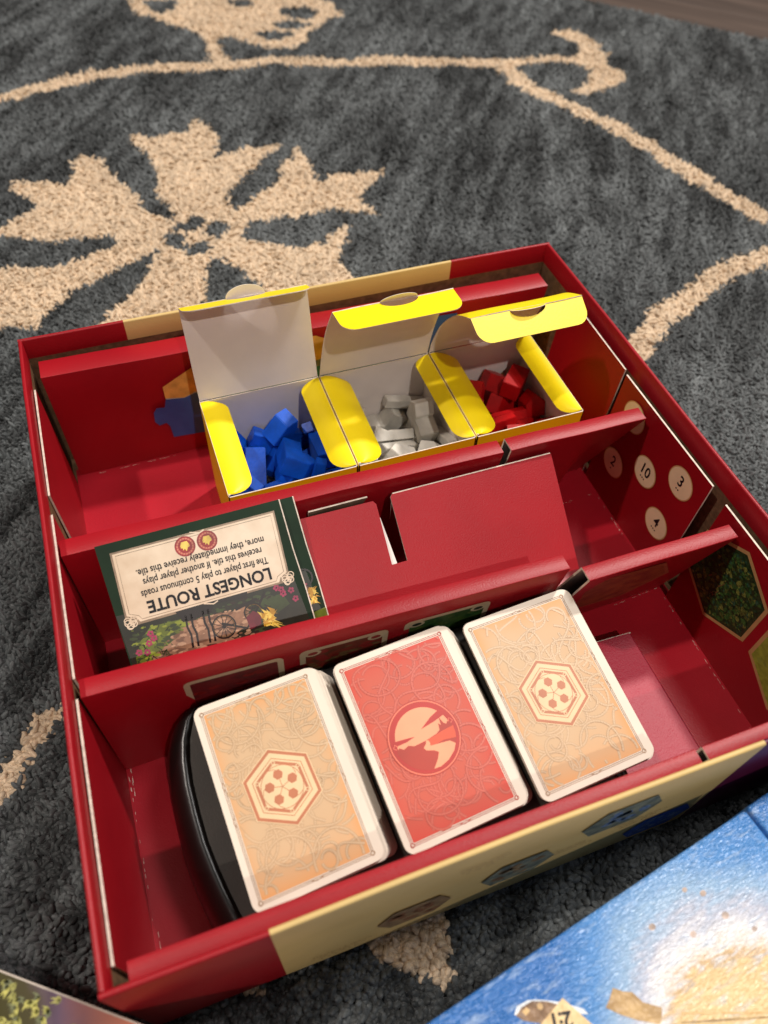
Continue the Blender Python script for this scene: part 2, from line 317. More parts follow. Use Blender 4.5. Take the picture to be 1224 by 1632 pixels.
gi = ng.nodes.new('NodeGroupInput'); go = ng.nodes.new('NodeGroupOutput'); ip = ng.nodes.new('GeometryNodeInstanceOnPoints')
ico = ng.nodes.new('GeometryNodeMeshIcoSphere'); ico.inputs['Radius'].default_value = .00145; ico.inputs['Subdivisions'].default_value = 2
sm = ng.nodes.new('GeometryNodeSetMaterial'); sm.inputs['Material'].default_value = YARN; ss = ng.nodes.new('GeometryNodeSetShadeSmooth')
def named(nm):
    q = ng.nodes.new('GeometryNodeInputNamedAttribute'); q.data_type = 'FLOAT_VECTOR'; q.inputs['Name'].default_value = nm; return q
ra, sa = named('rot'), named('scl'); K = ng.links.new
K(gi.outputs[0], ip.inputs['Points']); K(ico.outputs[0], ss.inputs[0]); K(ss.outputs[0], sm.inputs[0]); K(sm.outputs[0], ip.inputs['Instance'])
K(ra.outputs['Attribute'], ip.inputs['Rotation']); K(sa.outputs['Attribute'], ip.inputs['Scale']); K(ip.outputs[0], go.inputs[0])
md = pile.modifiers.new('tufts', 'NODES'); md.node_group = ng
print('tufts', n)
# ------------------------------------------------------------ the red box
BW, BD, BH, BT = 29.5, 29.49, 9.08, .2
gbox = thing('game_box', 'open red and cream cardboard game box standing on the rug, full of game parts', 'box', (BW / 2, BD / 2, 0))
def wall(name, ends, prof, segs, mats):
    """prof: list of (offset inward, z); ends: function (t, offset) -> x, y; segs: [(t0,t1,mat)]"""
    V = []; F = []; MI = []; ts = [segs[0][0]] + [s_[1] for s_ in segs]; k = len(prof)
    fine = []
    for a, (t0, t1, m_) in enumerate(segs):
        n_ = max(1, int((t1 - t0) * 8))
        for q in range(n_): fine.append((t0 + (t1 - t0) * q / n_, m_))
    fine.append((segs[-1][1], segs[-1][2]))
    for t, m_ in fine:
        for o_, z_ in prof:
            x, y = ends(t, o_ + (.035 * math.sin(t * 9.3 + len(name)) * (z_ / BH) if 0 < t < 1 else 0)); V.append((x, y, z_))
    for i in range(len(fine) - 1):
        for j in range(k):
            a, b = i * k + j, i * k + (j + 1) % k
            F.append((a, b, b + k, a + k)); MI.append(2 if (j >= k - 2) else fine[i][1])
    F.append(tuple(range(k))[::-1]); MI.append(0); F.append(tuple(len(V) - k + q for q in range(k))); MI.append(0)
    return mesh_obj(name, V, F, mats, gbox, mi=MI, smooth=True)
PROF = [(0, 0), (0, BH - .07), (.03, BH - .02), (.07, BH), (BT - .07, BH), (BT - .03, BH - .02), (BT, BH - .07), (BT, 7.9), (BT, 0)]
WM = (RED, CREAM, KRAFT, PLUM, REDD)
wall('back_wall', lambda t, o: (t * BW, BD - o), PROF, [(0, 5.11 / BW, 0), (5.11 / BW, 23.25 / BW, 1), (23.25 / BW, 1, 0)], WM)
wall('front_wall', lambda t, o: (t * BW, o), PROF, [(0, 4.98 / BW, 0), (4.98 / BW, 23.0 / BW, 1), (23.0 / BW, 1, 3)], WM)
wall('left_wall', lambda t, o: (o, BT + t * (BD - 2 * BT)), PROF, [(0, 1, 0)], WM)
wall('right_wall', lambda t, o: (BW - o, BT + t * (BD - 2 * BT)), PROF, [(0, 1, 0)], WM)
box('bottom', .05, BW - .05, .05, BD - .05, -.02, .16, KRAFT, gbox, bevel=0)
# print on the front wall: small pictures, a blue badge and illegible small lettering
FW = Frame((0, -.038, 0), (1, 0, 0), (0, 0, 1))
P_ART = mat('front_picture_print', (92, 100, 92), .5, .4, .3, 260, c2=(150, 150, 126)); P_ART2 = mat('front_picture_brown', (112, 86, 62), .5, .4, .3, 260, c2=(160, 128, 88))
P_BLUE = mat('badge_blue', (34, 84, 168), .5, .4, .1, 200); P_BLUE2 = mat('badge_pale_blue', (150, 172, 196), .5, .4, .3, 500, c2=(40, 70, 130)); P_TXT = mat('small_text_brown', (140, 92, 62), .6, .3)
def hexpic(u, v, w, h, m, m2, nm):
    p = Print(FW); p.poly([(u - w / 2, v), (u - w * .3, v + h / 2), (u + w * .3, v + h / 2), (u + w / 2, v), (u + w * .3, v - h / 2), (u - w * .3, v - h / 2)], m, .008)
    r_ = random.Random(nm)
    for _ in range(14):
        a = u + r_.uniform(-.28, .28) * w; b = v + r_.uniform(-.3, .3) * h; q = r_.uniform(.1, .35)
        p.poly([(a + q * math.cos(t) * r_.uniform(.6, 1.5), b + q * math.sin(t)) for t in (0, 1.2, 2.3, 3.4, 4.6, 5.5)], m2, .012)
    return p
hexpic(10.1, 3.1, 3.0, 2.8, P_ART2, P_TXT, 1).make('printed_picture', gbox)
hexpic(14.3, 3.7, 3.1, 2.9, P_ART, P_ART2, 2).make('printed_picture', gbox)
hexpic(18.1, 6.1, 3.4, 2.9, P_ART, P_BLUE2, 3).make('printed_picture', gbox)
p = hexpic(21.1, 2.0, 3.3, 2.6, P_BLUE, P_BLUE2, 4); p.line([(20.0, 1.2), (20.5, 2.6), (21.7, 2.6), (22.2, 1.2)], .12, P_BLUE2, .014); p.make('printed_badge', gbox)
def scrawl(lines, nm):
    p = Print(FW); r_ = random.Random(nm)
    for (u0, u1, v) in lines:
        u = u0
        while u < u1:
            w = r_.uniform(.06, .16); hh = r_.uniform(.1, .19); p.line([(u, v), (u + w * .6, v + hh), (u + w, v + hh * .2)], .035, P_TXT, .008); u += w + r_.choice((.05, .05, .16))
    p.make('small_lettering', gbox)
scrawl([(6.1, 8.3, 1.5), (6.0, 8.2, 1.15), (6.4, 7.9, .8)], 1); scrawl([(11.4, 13.2, 7.4), (11.5, 13.0, 7.05), (11.7, 12.8, 6.7)], 2)
scrawl([(15.9, 17.2, 3.9), (15.6, 17.5, 3.5)], 3); scrawl([(18.3, 20.6, 4.3), (18.6, 20.4, 3.95), (18.8, 20.2, 3.6)], 4)

# ------------------------------------------------------------ the cardboard insert
ZI, ZF = 7.98, .4
ins = thing('cardboard_insert', 'red cardboard insert with two cross dividers and printed motifs, fitted inside the open game box', 'box insert', (BW / 2, BD / 2, .16))
IM = (RED, GREYI, CUT)
thick('floor_panel', [[(.4, .5, ZF), (.4, 28.2, ZF)], [(28.9, .5, ZF), (28.9, 28.2, ZF)]], .1, (BOTTOMC, GREYI, CUT), ins)
def yl(a, b, x): return a + (b - a) * (x - .247) / 28.126
def channel(name, x0, x1, f, n=10, dz=0, t=.09):
    """inverted U: f(x) -> (front foot y, front top y, back top y, back foot y)"""
    g = []
    for i in range(n + 1):
        x = x0 + (x1 - x0) * i / n; a, b, c, d = f(x); z = ZI + dz + .02 * math.sin(x * 1.3 + b); r = .04
        g.append([(x, a, ZF + .01), (x, b + (a - b) * .5, (ZF + z) / 2), (x, b, z - r), (x, b + r * .35, z - r * .3), (x, b + r, z), (x, c - r, z), (x, c - r * .35, z - r * .3), (x, c, z - r), (x, c + (d - c) * .5, (ZF + z) / 2), (x, d, ZF + .01)])
    return thick(name, g, t, IM, ins)
f2l = lambda x: (yl(9.92, 10.62, x), yl(9.992, 9.10, x), yl(10.784, 9.86, x), yl(10.9, 11.6, x))
f2r = lambda x: (yl(9.92, 10.62, x), yl(8.75, 8.465, x), yl(9.5, 9.198, x), yl(10.9, 11.6, x))
def sst(a, b, x): t = max(0, min(1, (x - a) / (b - a))); return t * t * (3 - 2 * t)
f1 = lambda x: (yl(16.56, 17.6, x) + 1.75 * sst(25.0, 26.8, x), yl(16.559, 16.045, x), yl(17.43, 16.853, x), yl(17.5, 17.95, x) + 1.7 * sst(25.0, 26.8, x))
channel('divider', .42, 20.45, f2l); channel('divider', 20.95, 28.37, f2r)
channel('divider', .42, 20.55, f1); channel('divider', 20.95, 28.30, f1, n=26)
fb = lambda x: (yl(27.70, 27.9, x), yl(27.63, 27.03, x), yl(28.9, 28.27, x), yl(28.95, 28.6, x))
channel('back_rail', .62, 28.45, fb)
ff = lambda x: (.3, .26, .84, .95)
channel('front_rail', .75, 20.85, lambda x: (.3, .27, yl(.88, .80, x), .95), dz=.35); channel('front_rail', 21.15, 29.2, lambda x: (.3, .27, yl(.88, .80, x), .95), dz=.35)
for y0, y1 in ((20.0, 26.9), (10.85, 18.9), (.95, 10.0)):
    thick('side_panel', [[(.42, y1, ZF), (.42, y0, ZF)], [(.32, y1, 7.95), (.32, y0, 7.95)]], .09, IM, ins)
for (y0, z0), (y1, z1), xt in (((19.2, 8.3), (25.6, 8.35), 28.85), ((11.08, 8.35), (18.85, 8.3), 28.65), ((.9, 8.3), (10.04, 8.25), 28.6)):
    thick('side_panel', [[(28.55, y0, ZF), (28.55, y1, ZF)], [(xt, y0, z0), (xt + .06, y1, z1)]], .09, IM, ins)
# raised red base under the decks
thick('raised_platform', [[(25.05, .9, .42), (25.05, 8.35, .42)], [(25.0, .9, 1.4), (25.0, 8.3, 1.4)], [(24.9, .9, 1.5), (24.9, 8.3, 1.5)], [(3.0, .9, 1.5), (3.0, 9.0, 1.5)]][::-1], .08, (mat('platform_print', (172, 34, 58), .5, .55, .04, 30, .5, 1300), GREYI, CUT), ins)
thick('raised_platform_back', [[(25.0, 8.32, 1.5), (25.0, 8.34, .42)], [(18.0, 8.6, 1.5), (18.0, 8.62, .42)]][::-1], .05, IM, ins)

# printed motifs --------------------------------------------------
RW = Frame((28.55, 0, 0), (0, -1, 0), (.012, 0, 1))
TOK = mat('token_print', (252, 230, 186), .5, .5, .04, 90); TOKE = mat('token_edge_print', (214, 172, 112), .5, .4, .04, 90)
for (y, z, s_) in ((17.2, 3.29, '2'), (14.93, 5.05, '10'), (12.68, 6.72, '3'), (12.79, 3.32, '4'), (17.11, 6.9, '')):
    fr = Frame(RW.p(-y, z, .02 + .0), RW.u, RW.v); p = Print(fr); p.disc((0, 0), .9, TOKE, .0, 36); p.disc((0, 0), .84, TOK, .008, 36)
    q = p.make('printed_token', ins)
    if s_:
        text('number', s_, fr, 0, .1, .95 if s_ == '10' else .9, 0, INK, q, .02, bold=.016, sx=.85)
        d = Print(fr); nd = {'2': 1, '10': 3, '3': 2, '4': 3}[s_]
        for k_ in range(nd): d.disc(((k_ - (nd - 1) / 2) * .15, -.42), .05, INK, .018, 8)
        d.make('pips', q)
LEAFS = [mat('forest_green_%s' % w_, c_, .5, .4, .3, 900) for w_, c_ in (('deep', (38, 66, 34)), ('mid', (60, 108, 50)), ('olive', (86, 106, 48)), ('teal', (40, 92, 68)), ('moss', (120, 136, 64)))]
BARK = mat('fallen_log_print', (118, 92, 56), .5, .4); RIM = mat('hex_border_print', (196, 160, 104), .5, .4, .05, 100)
def in_hex(u, v, r): return all(abs(u * math.cos(a) + v * math.sin(a)) < r * .866 for a in (0, math.pi / 3, 2 * math.pi / 3))
def hextile(cy, cz, name, cols, dens, seed, base, a0=math.radians(30)):
    fr = Frame(RW.p(-cy, cz, .02), RW.u, RW.v); p = Print(fr); p.poly(reg((0, 0), 2.72, 6, a0), RIM, 0); p.poly(reg((0, 0), 2.5, 6, a0), base, .006)
    r_ = random.Random(seed)
    for i in range(dens):
        u, v = r_.uniform(-2.4, 2.4), r_.uniform(-2.4, 2.4)
        if not in_hex(u, v, 2.28): continue
        q = r_.uniform(.05, .17); n_ = r_.randint(5, 8); p.poly([(u + q * r_.uniform(.55, 1.2) * math.cos(t * 2 * math.pi / n_), v + q * r_.uniform(.55, 1.2) * math.sin(t * 2 * math.pi / n_)) for t in range(n_)], r_.choice(cols), .008 + i * .00003)
    for i in range(5 if base is LEAFS[0] else 0):
        u, v = r_.uniform(-1.5, 1.5), r_.uniform(-1.5, 1.5); a = r_.uniform(.3, 1.4)
        p.line([(u, v), (u + .6 * math.cos(a), v + .6 * math.sin(a))], .07, BARK, .03)
    return p.make(name, ins)
hextile(7.75, 4.95, 'printed_forest_hex', [LEAFS[0], LEAFS[0], LEAFS[1], LEAFS[1], LEAFS[2], LEAFS[3], LEAFS[4]], 1500, 4, LEAFS[0])
PAST = [mat('pasture_green_%s' % w_, c_, .5, .4, .12, 400) for w_, c_ in (('bright', (150, 168, 62)), ('soft', (138, 158, 64)), ('pale', (160, 174, 78)))]
hextile(2.55, 4.89, 'printed_pasture_hex', [PAST[1], PAST[2], PAST[0], PAST[1]], 60, 8, PAST[0])
# frame piece printed on the back panel
def ybk(x): return yl(27.63, 27.03, x) * .5 + yl(27.70, 27.9, x) * .5
BF = Frame((0, yl(27.70, 27.63, 0) - .03, ZF), (28, -.42, 0), (0, -.018, 1))
BF = Frame((0, 27.62, 0), (1, -.0125, 0), (0, -.03, 1))
SEA = mat('printed_sea', (52, 96, 176), .45, .45, .15, 60, c2=(38, 78, 156)); SEA2 = mat('printed_shallow_sea', (60, 140, 150), .45, .4, .1, 60); SAND = mat('printed_sand', (232, 178, 96), .5, .4, .12, 150); FOAM = mat('printed_foam', (176, 186, 190), .5, .4, .1, 200)
p = Print(BF)
p.poly([(6.2, 5.15), (6.2, 6.05), (7.8, 7.0), (8.6, 7.55), (14.6, 7.6), (15.6, 7.0), (15.9, 5.9), (15.9, 5.0), (14.8, 4.9), (13, 5.2), (9, 4.8), (7.8, 5.2), (7.2, 4.95)], SAND, .03)
p.poly([(6.2, 5.2), (7.2, 5.0), (7.8, 5.28), (9, 4.95), (14.8, 5.05), (15.9, 6.1), (16.6, 6.3), (16.6, 5.4), (9, 4.4), (6.4, 4.8)], FOAM, .036)
p.poly([(6.2, 5.12), (6.05, 4.55), (5.62, 4.62), (5.42, 4.3), (5.36, 3.6), (5.55, 3.25), (5.95, 3.35), (6.1, 3.0), (6.15, 2.1), (9, 1.9), (9, 4.85), (7.8, 5.2), (7.2, 4.98)], SEA, .04)
p.poly([(9, 1.9), (9, 4.85), (15.2, 5.4), (16.0, 6.0), (21.0, 7.3), (22.6, 7.0), (22.8, 2.0)], SEA2, .04)
p.poly([(19.4, 6.0), (21.5, 7.35), (22.9, 7.3), (23.0, 1.9), (18, 1.9)], SEA, .045)
p.make('printed_frame_piece', ins)
# resource cards printed on the front face of the near divider
ART = [mat('card_art_%s' % w_, a_, .5, .4, .3, 160, c2=b_) for w_, a_, b_ in (('dusk_red', (126, 30, 36), (92, 24, 30)), ('brick', (138, 44, 34), (84, 54, 34)), ('forest', (26, 70, 34), (70, 96, 40)))]
CB = mat('printed_card_border', (206, 190, 158), .5, .4, .05, 80); SYM = mat('card_symbol_red', (150, 34, 34), .5, .4); SYMG = mat('card_symbol_dark', (24, 34, 26), .5, .4)
for k_, (x0, x1, zt) in enumerate(((3.95, 7.95, 6.95), (8.62, 12.42, 6.85), (13.15, 17.05, 6.85))):
    xm = (x0 + x1) / 2; a, b, c, d = f2l(xm); wd = x1 - x0; ang = (b - a)
    fr = Frame((xm, b + (a - b) * (ZI - zt) / (ZI - ZF) - .035, zt), (1, -.03, 0), (0, (b - a) / (ZI - ZF), 1)); p = Print(fr)
    p.poly(rrect(wd, 6.0, .3, 4, 0, -3.0), CB, 0); p.poly(rrect(wd - .5, 5.5, .1, 3, 0, -3.0), ART[k_], .006)
    r_ = random.Random(k_)
    for _ in range(60):
        u, v = r_.uniform(-wd / 2 + .45, wd / 2 - .45), r_.uniform(-3, -.5); q = r_.uniform(.06, .2)
        p.poly([(u + q * math.cos(t) * 1.6, v + q * math.sin(t) * r_.uniform(.6, 1)) for t in (0, 1.1, 2.1, 3.2, 4.2, 5.3)], [ART[0], SYM, SYM, BARK, LEAFS[1], LEAFS[2]][(r_.randint(0, 1) + 2 * k_)], .01)
    for sx in ((-1, 1) if k_ else ()):
        p.disc((sx * (wd / 2 - .55), -.42), .36, CB, .014, 16, .26); p.disc((sx * (wd / 2 - .55), -.42), .22, SYM if k_ < 2 else SYMG, .018, 10, .15)
    p.make('printed_card', ins)
xm = 23.6; a, b, c, d = f2r(xm); fr = Frame((xm, b + (a - b) * .4 - .04, ZI - (ZI - ZF) * .4), (1, -.02, 0), (0, (b - a) / (ZI - ZF), 1)); p = Print(fr)
BRK = mat('printed_hills', (112, 44, 28), .5, .4, .25, 150, c2=(142, 78, 40))
p.poly(reg((0, 0), 2.85, 6, 0), mat('hills_border', (150, 80, 52), .5, .4), 0); p.poly(reg((0, 0), 2.65, 6, 0), BRK, .008); p.make('printed_hills_hex', ins)

# worn creases along the floor joints and rails
p = Print(Frame((0, 0, ZF + .006), (1, 0, 0), (0, 1, 0))); r_ = random.Random(2)
for (xa, ya, xb, yb, n_) in ((.5, 1.2, .5, 9.7, 16), (.62, 1.2, .62, 3.0, 14), (.62, 8.6, .62, 9.8, 14), (28.42, .95, 28.42, 9.9, 30), (25.6, 10.4, 28.3, 10.6, 12), (1.2, 27.55, 6, 27.6, 26), (24.5, 17.2, 28.2, 17.4, 10), (28.42, 11.5, 28.42, 17.0, 14)):
    for k_ in range(n_):
        t = r_.random() ** .9; x = xa + (xb - xa) * t + r_.uniform(-.02, .02); y = ya + (yb - ya) * t; l = r_.uniform(.04, .22); dx, dy = (xb - xa), (yb - ya); q = math.hypot(dx, dy)
        p.line([(x, y), (x + dx / q * l, y + dy / q * l)], r_.uniform(.008, .024), CUT, .0 + k_ * .00002)
p.make('worn_crease', ins, kind='stuff')
# sloping red card with a slot, in the middle compartment
sp = thing('slotted_card', 'plain red card with narrow slot, leaning in the middle compartment', 'cardboard spacer', (16, 13, ZF))
def sl(x, y, dz=0): return (x, y, 7.25 - (16 - y) * .5625 + dz + .02 * math.sin(x * .8))
o_ = [sl(10.1, 15.93, .0), sl(10.1, 11.0), sl(22.75, 11.0), sl(23.12, 15.98), sl(14.86, 15.98), sl(14.76, 15.88), sl(14.70, 13.25), sl(13.95, 13.25), sl(14.02, 15.75), sl(13.9, 15.9)]
slab('sloping_panel', [(x, y, 7.25 - (16 - y) * .5625) for x, y, z in o_], (0, -.49, .87), .1, (RED, GREYI, CUT), sp)
thick('folded_edge', [[(14.9, 16.0, 7.22), (14.9, 16.05, 5.2)], [(23.1, 16.0, 7.22), (23.1, 16.05, 5.2)]][::-1], .06, (RED, GREYI, CUT), sp)
thick('support_flap', [[(13.6, 13.1, 5.35), (13.6, 15.75, 6.85)], [(14.28, 13.1, 5.35), (14.08, 15.3, 6.6)]], .06, (WHT, WHT, CUT), sp)
# ------------------------------------------------------------ longest route tiles
TX = [mat('tile_%s' % w_, c_, .4, .5, .15, 200) for w_, c_ in (('grass', (98, 112, 34)), ('path', (150, 112, 86)), ('shade', (40, 28, 24)), ('leaf', (196, 146, 40)), ('pink', (156, 48, 84)), ('wood', (26, 20, 20)), ('moss', (52, 66, 34)), ('maroon', (110, 34, 48)), ('frame', (150, 128, 104)), ('medal', (150, 24, 30)), ('bowl', (232, 200, 90)), ('medalring', (206, 120, 96)), ('shadow_green', (30, 34, 22)))]
GR, PA, SH, LE, PI, WO, MO, MA, FRM, ME, BO, MR, SG = TX
PA2 = mat('tile_path_light', (184, 146, 116), .4, .5, .1, 200); PA3 = mat('tile_path_dark', (116, 82, 62), .4, .5, .1, 200); GR2 = mat('tile_grass_light', (138, 150, 48), .4, .5, .1, 200)
def route_tile(o, label, front=True, w=7.86, L=6.5, rot=0, col=DGREEN, group=None):
    fr = Frame(o, (-1, 0, -.015), (.2, -4.2, -3.1)); t = thing('route_tile', label, 'tile', (o[0], o[1] - 5, o[2] - 4), group)
    W2 = w / 2
    slab('board', [fr.p(-W2 - .05 * 0, 0), fr.p(W2, 0), fr.p(W2 - .2, L), fr.p(-W2 - .2, L)], fr.n, .17, (col, col, CUT), t)
    p = Print(fr); r_ = random.Random(5)
    # illustration along the lower half
    p.poly([(W2 - .1, 3.0), (-W2 + .3, 3.3), (-W2 - .05, L - .1), (W2 - .3, L - .1)], SG, .006)
    p.poly([(3.5, 4.9), (3.1, 4.2), (2.62, 3.8), (1.34, 3.85), (1.6, 4.3), (2.1, 4.85), (2.3, 5.4), (2.9, L - .15), (3.5, L - .15)], GR, .010)
    p.poly([(2.4, 4.2), (1.9, 4.1), (1.6, 4.5), (2.1, 4.7)], MO, .012)
    p.poly([(1.3, 4.0), (.2, 4.0), (-.8, 4.15), (-1.5, 4.2), (-1.7, 4.6), (-.9, 5.0), (-.2, 5.3), (.6, 5.2), (1.9, 5.6), (2.7, 5.6), (2.9, 5.0), (2.1, 4.75), (1.6, 4.4)], PA, .011)
    p.poly([(2.6, 5.0), (1.8, 4.95), (1.0, 5.3), (2.7, 5.7)], mat('tile_rut', (112, 82, 66), .4, .5), .0125)
    p.poly([(-2.0, 3.9), (-3.0, 4.0), (-3.2, 4.5), (-2.2, 4.9), (-1.6, 4.5)], MO, .010)
    for k_ in range(60):                                            # undergrowth strokes
        u = r_.uniform(2.0, 3.5); v = r_.uniform(3.7, 5.2); a = r_.uniform(0, 6.3); p.line([(u, v), (u + .25 * math.cos(a), v + .25 * math.sin(a))], .035, SG if k_ % 2 else MO, .014)
    for k_ in range(420):                                           # painterly dabs
        u = r_.uniform(-2.6, 3.5); v = r_.uniform(3.75, 5.6); q = r_.uniform(.02, .09); a = r_.uniform(-.3, .5)
        on_path = v > 4.05 + max(0, u - .5) * .3 and -1.4 < u < 2.6; m_ = r_.choice((PA, PA2, PA3) if on_path else ((GR, GR2, MO) if u > 1.2 else (SG, MO, SH)))
        p.poly([(u + q * 2.2 * math.cos(t + a), v + q * math.sin(t)) for t in (0, 1.1, 2.2, 3.1, 4.2, 5.2)], m_, .0132 + k_ * .000004)
    for u0, dv in ((1.15, 0), (.92, .03), (.42, 0), (.2, .04)):     # horse legs
        p.line([(u0, 3.75), (u0 + .04, 4.25 + dv), (u0 - .03, 4.6), (u0 + .03, 5.15)], .09, WO, .016)
    p.poly([(1.5, 3.5), (1.3, 4.0), (.1, 3.95), (-.1, 3.6), (-1.5, 3.75), (-1.6, 3.4)], WO, .016)
    for (cu, cv, rr) in ((-.27, 4.66, .52), (-1.62, 4.42, .42)):     # cart wheels
        p.ring(reg((cu, cv), rr, 26), reg((cu, cv), rr - .06, 26), WO, .02); p.ring(reg((cu, cv), rr - .075, 26), reg((cu, cv), rr - .1, 26), BARK, .02)
        p.disc((cu, cv), .08, WO, .021, 10)
        for a in range(12): p.line([(cu, cv), (cu + rr * .93 * math.cos(a * math.pi / 6), cv + rr * .93 * math.sin(a * math.pi / 6))], .028, WO, .0205)
    p.line([(-.2, 4.5), (-1.2, 5.0), (-1.9, 4.2), (-2.3, 3.7)], .1, WO, .019); p.line([(-.9, 4.1), (-1.9, 3.9)], .12, WO, .019)
    p.poly([(-1.25, 4.55), (-1.6, 4.35), (-1.9, 4.6), (-1.8, 5.0), (-1.3, 5.1)], MA, .022)
    for k_ in range(34):
        a = r_.uniform(-.9, 2.4); r0 = r_.uniform(.25, .6); cu, cv = -2.15 + r_.uniform(-.3, .25), 4.85 + r_.uniform(-.25, .35)
        p.poly([(cu, cv), (cu + .09 * math.cos(a + 1.5), cv + .09 * math.sin(a + 1.5) - .1), (cu - r0 * math.cos(a), cv - r0 * math.sin(a)), (cu - .09 * math.cos(a + 1.5), cv - .09 * math.sin(a + 1.5))], LE if k_ % 3 else BO, .024 + k_ * .0001)
    for u, v in ((-2.81, 3.68), (-3.04, 4.0), (-3.4, 3.95), (-3.5, 4.35), (2.69, 4.08), (2.84, 4.45), (3.32, 4.71), (3.0, 4.79), (2.6, 4.3), (-3.0, 3.8)):
        for a in range(5): p.disc((u + .09 * math.cos(a * 1.26), v + .09 * math.sin(a * 1.26)), .06, PI, .027, 7)
    p.line([(-W2 + .02, .0), (-W2 - .02, 2.2), (-W2 - .12, 4.0), (-W2 - .17, L)], .05, CUT, .01)
    if not front:
        for k_ in range(22):
            a = r_.uniform(-.9, 2.4); r0 = r_.uniform(.2, .4); cu, cv = -3.62 + r_.uniform(-.15, .12), 4.5 + r_.uniform(-.3, .4)
            p.poly([(cu, cv), (cu + .08 * math.cos(a + 1.5), cv + .08 * math.sin(a + 1.5) - .1), (cu - r0 * .6 * math.cos(a), cv - r0 * math.sin(a)), (cu - .08 * math.cos(a + 1.5), cv - .08 * math.sin(a + 1.5))], LE if k_ % 3 else BO, .03 + k_ * .0001)
        p.ring(reg((-3.45, 3.6), .42, 20), reg((-3.45, 3.6), .34, 20), WO, .03)
        p.poly([(-3.3, 5.2), (-4.05, 5.1), (-4.05, 5.6), (-3.3, 5.7)], GR, .03)
    p.make('illustration', t)
    if front:
        q = Print(fr)
        pan = [(3.34, .5), (-3.5, .5), (-3.42, 3.15), (-3.1, 3.3), (-3.0, 3.48), (2.95, 3.48), (3.05, 3.3), (3.42, 3.12)]
        q.poly([(3.42, .42), (-3.58, .42), (-3.5, 3.25), (-3.2, 3.56), (3.12, 3.58), (3.5, 3.25)], FRM, .012); q.poly(pan, PAPER, .018)
        pi_ = [(u * .965, .5 + (v - .5) * .94 + .09) for u, v in pan]; q.line(pi_, .025, FRM, .021, True)
        for cu in (3.3, -3.42):
            for k_ in range(7): q.ring(reg((cu + .14 * math.cos(k_), 3.42 + .14 * math.sin(k_ * 1.7)), .15, 12), reg((cu + .14 * math.cos(k_), 3.42 + .14 * math.sin(k_ * 1.7)), .11, 12), PAPER, .024 + k_ * .0004)
        for cu, cv in ((0, 3.52), (-.2, .45)):
            q.line([(cu - .3, cv), (cu - .1, cv + .08), (cu + .3, cv - .04)], .05, PAPER, .025)
        pp = q.make('text_panel', t)
        # the words read with the top of the tile towards the viewer
        text('title', 'LONGEST ROUTE', fr, -.13, 2.97, .72, 0, INK, pp, .03, bold=.02, sx=.93)
        for k_, (s_, v) in enumerate((('The first player to play 5 continuous roads', 2.40), ('receives this tile. If another player plays', 1.93), ('more, they immediately receive this tile.', 1.50))):
            text('rule_text', s_, fr, (-.07, -.1, -.12)[k_], v, .42, 0, INK, pp, .03, sx=(.745, .755, .80)[k_], bold=.006)
        for cu, cv in ((.42, .93), (-.52, .93)):
            d = Print(fr); d.disc((cu, cv), .43, ME, .026, 30); d.ring(reg((cu, cv), .36, 30), reg((cu, cv), .29, 30), MR, .03); d.disc((cu, cv), .25, ME, .031, 24)
            for a in range(18): d.line([(cu + .28 * math.cos(a * .349), cv + .28 * math.sin(a * .349)), (cu + .38 * math.cos(a * .349), cv + .38 * math.sin(a * .349))], .02, ME, .032)
            d.poly([(cu - .2, cv - .02), (cu + .2, cv - .02), (cu + .12, cv - .2), (cu - .12, cv - .2)], BO, .034); d.disc((cu, cv + .02), .2, BO, .035, 14, .05)
            d.poly([(cu - .12, cv + .04), (cu - .02, cv + .22), (cu + .03, cv + .1), (cu + .12, cv + .16), (cu + .1, cv + .04)], BO, .036)
            d.make('medal', t)
    return t
GT = 'green rule tiles leaning in the middle compartment'
route_tile((5.75, 16.3, 8.45), 'front green LONGEST ROUTE tile with two red medals on a cream rules panel', group=GT)
route_tile((6.4, 16.46, 8.22), 'second green tile, only its right edge showing behind the front green rules tile', False, group=GT)
# small printed tile lying low behind the slotted card
pc = slab('printed_card', [(10.9, 16.1, 7.3), (13.7, 16.1, 7.3), (13.2, 16.25, 6.1), (10.9, 16.25, 6.1)], (0, -1, 0), .08, (mat('worn_brown_print', (120, 100, 84), .5, .4, .2, 80), CUT, CUT), None, label='small brown printed card tucked behind the slotted red card, just right of the green tiles', cat='card')

# ------------------------------------------------------------ black card tray
def tz(y): return 3.62 + (y - 1.6) * .165
tray = thing('card_tray', 'glossy black plastic tray with a rounded left end, holding the three card decks', 'tray', (11, 5.3, ZF))
prof_rim = [(4.35, .98), (3.98, 1.45), (3.81, 1.94), (3.58, 2.9), (3.42, 3.7), (3.27, 4.7), (3.21, 5.8), (3.2, 6.9), (3.28, 7.8), (3.45, 8.6), (3.75, 9.3), (4.1, 9.7)]
def outline(off, right=20.1):
    L_ = [(x - off, y) for x, y in prof_rim]
    n_ = len(L_); R_ = [(right, 9.72), (right, .98)]
    return L_ + R_
rings = []
for off, zz, drop in ((1.0, 1.56, 0), (.98, 2.0, 0), (.85, -1.0, 1), (.62, -.42, 1), (.35, -.12, 1), (.12, -.02, 1), (0, 0, 1), (-.12, -.05, 1), (-.2, -.16, 1)):
    rings.append([(x + (0 if x < 15 else (-off)), y, (tz(y) + zz) if drop else zz) for x, y in outline(off, 20.1)])
V = [p for r in rings for p in r]; k = len(rings[0]); F = []
for i in range(len(rings) - 1):
    for j in range(k): F.append((i * k + j, i * k + (j + 1) % k, (i + 1) * k + (j + 1) % k, (i + 1) * k + j))
mesh_obj('tray_wall', V, F, BLACKP, tray, mi=[0] * len(F), smooth=True)
base_pts = rings[-1]
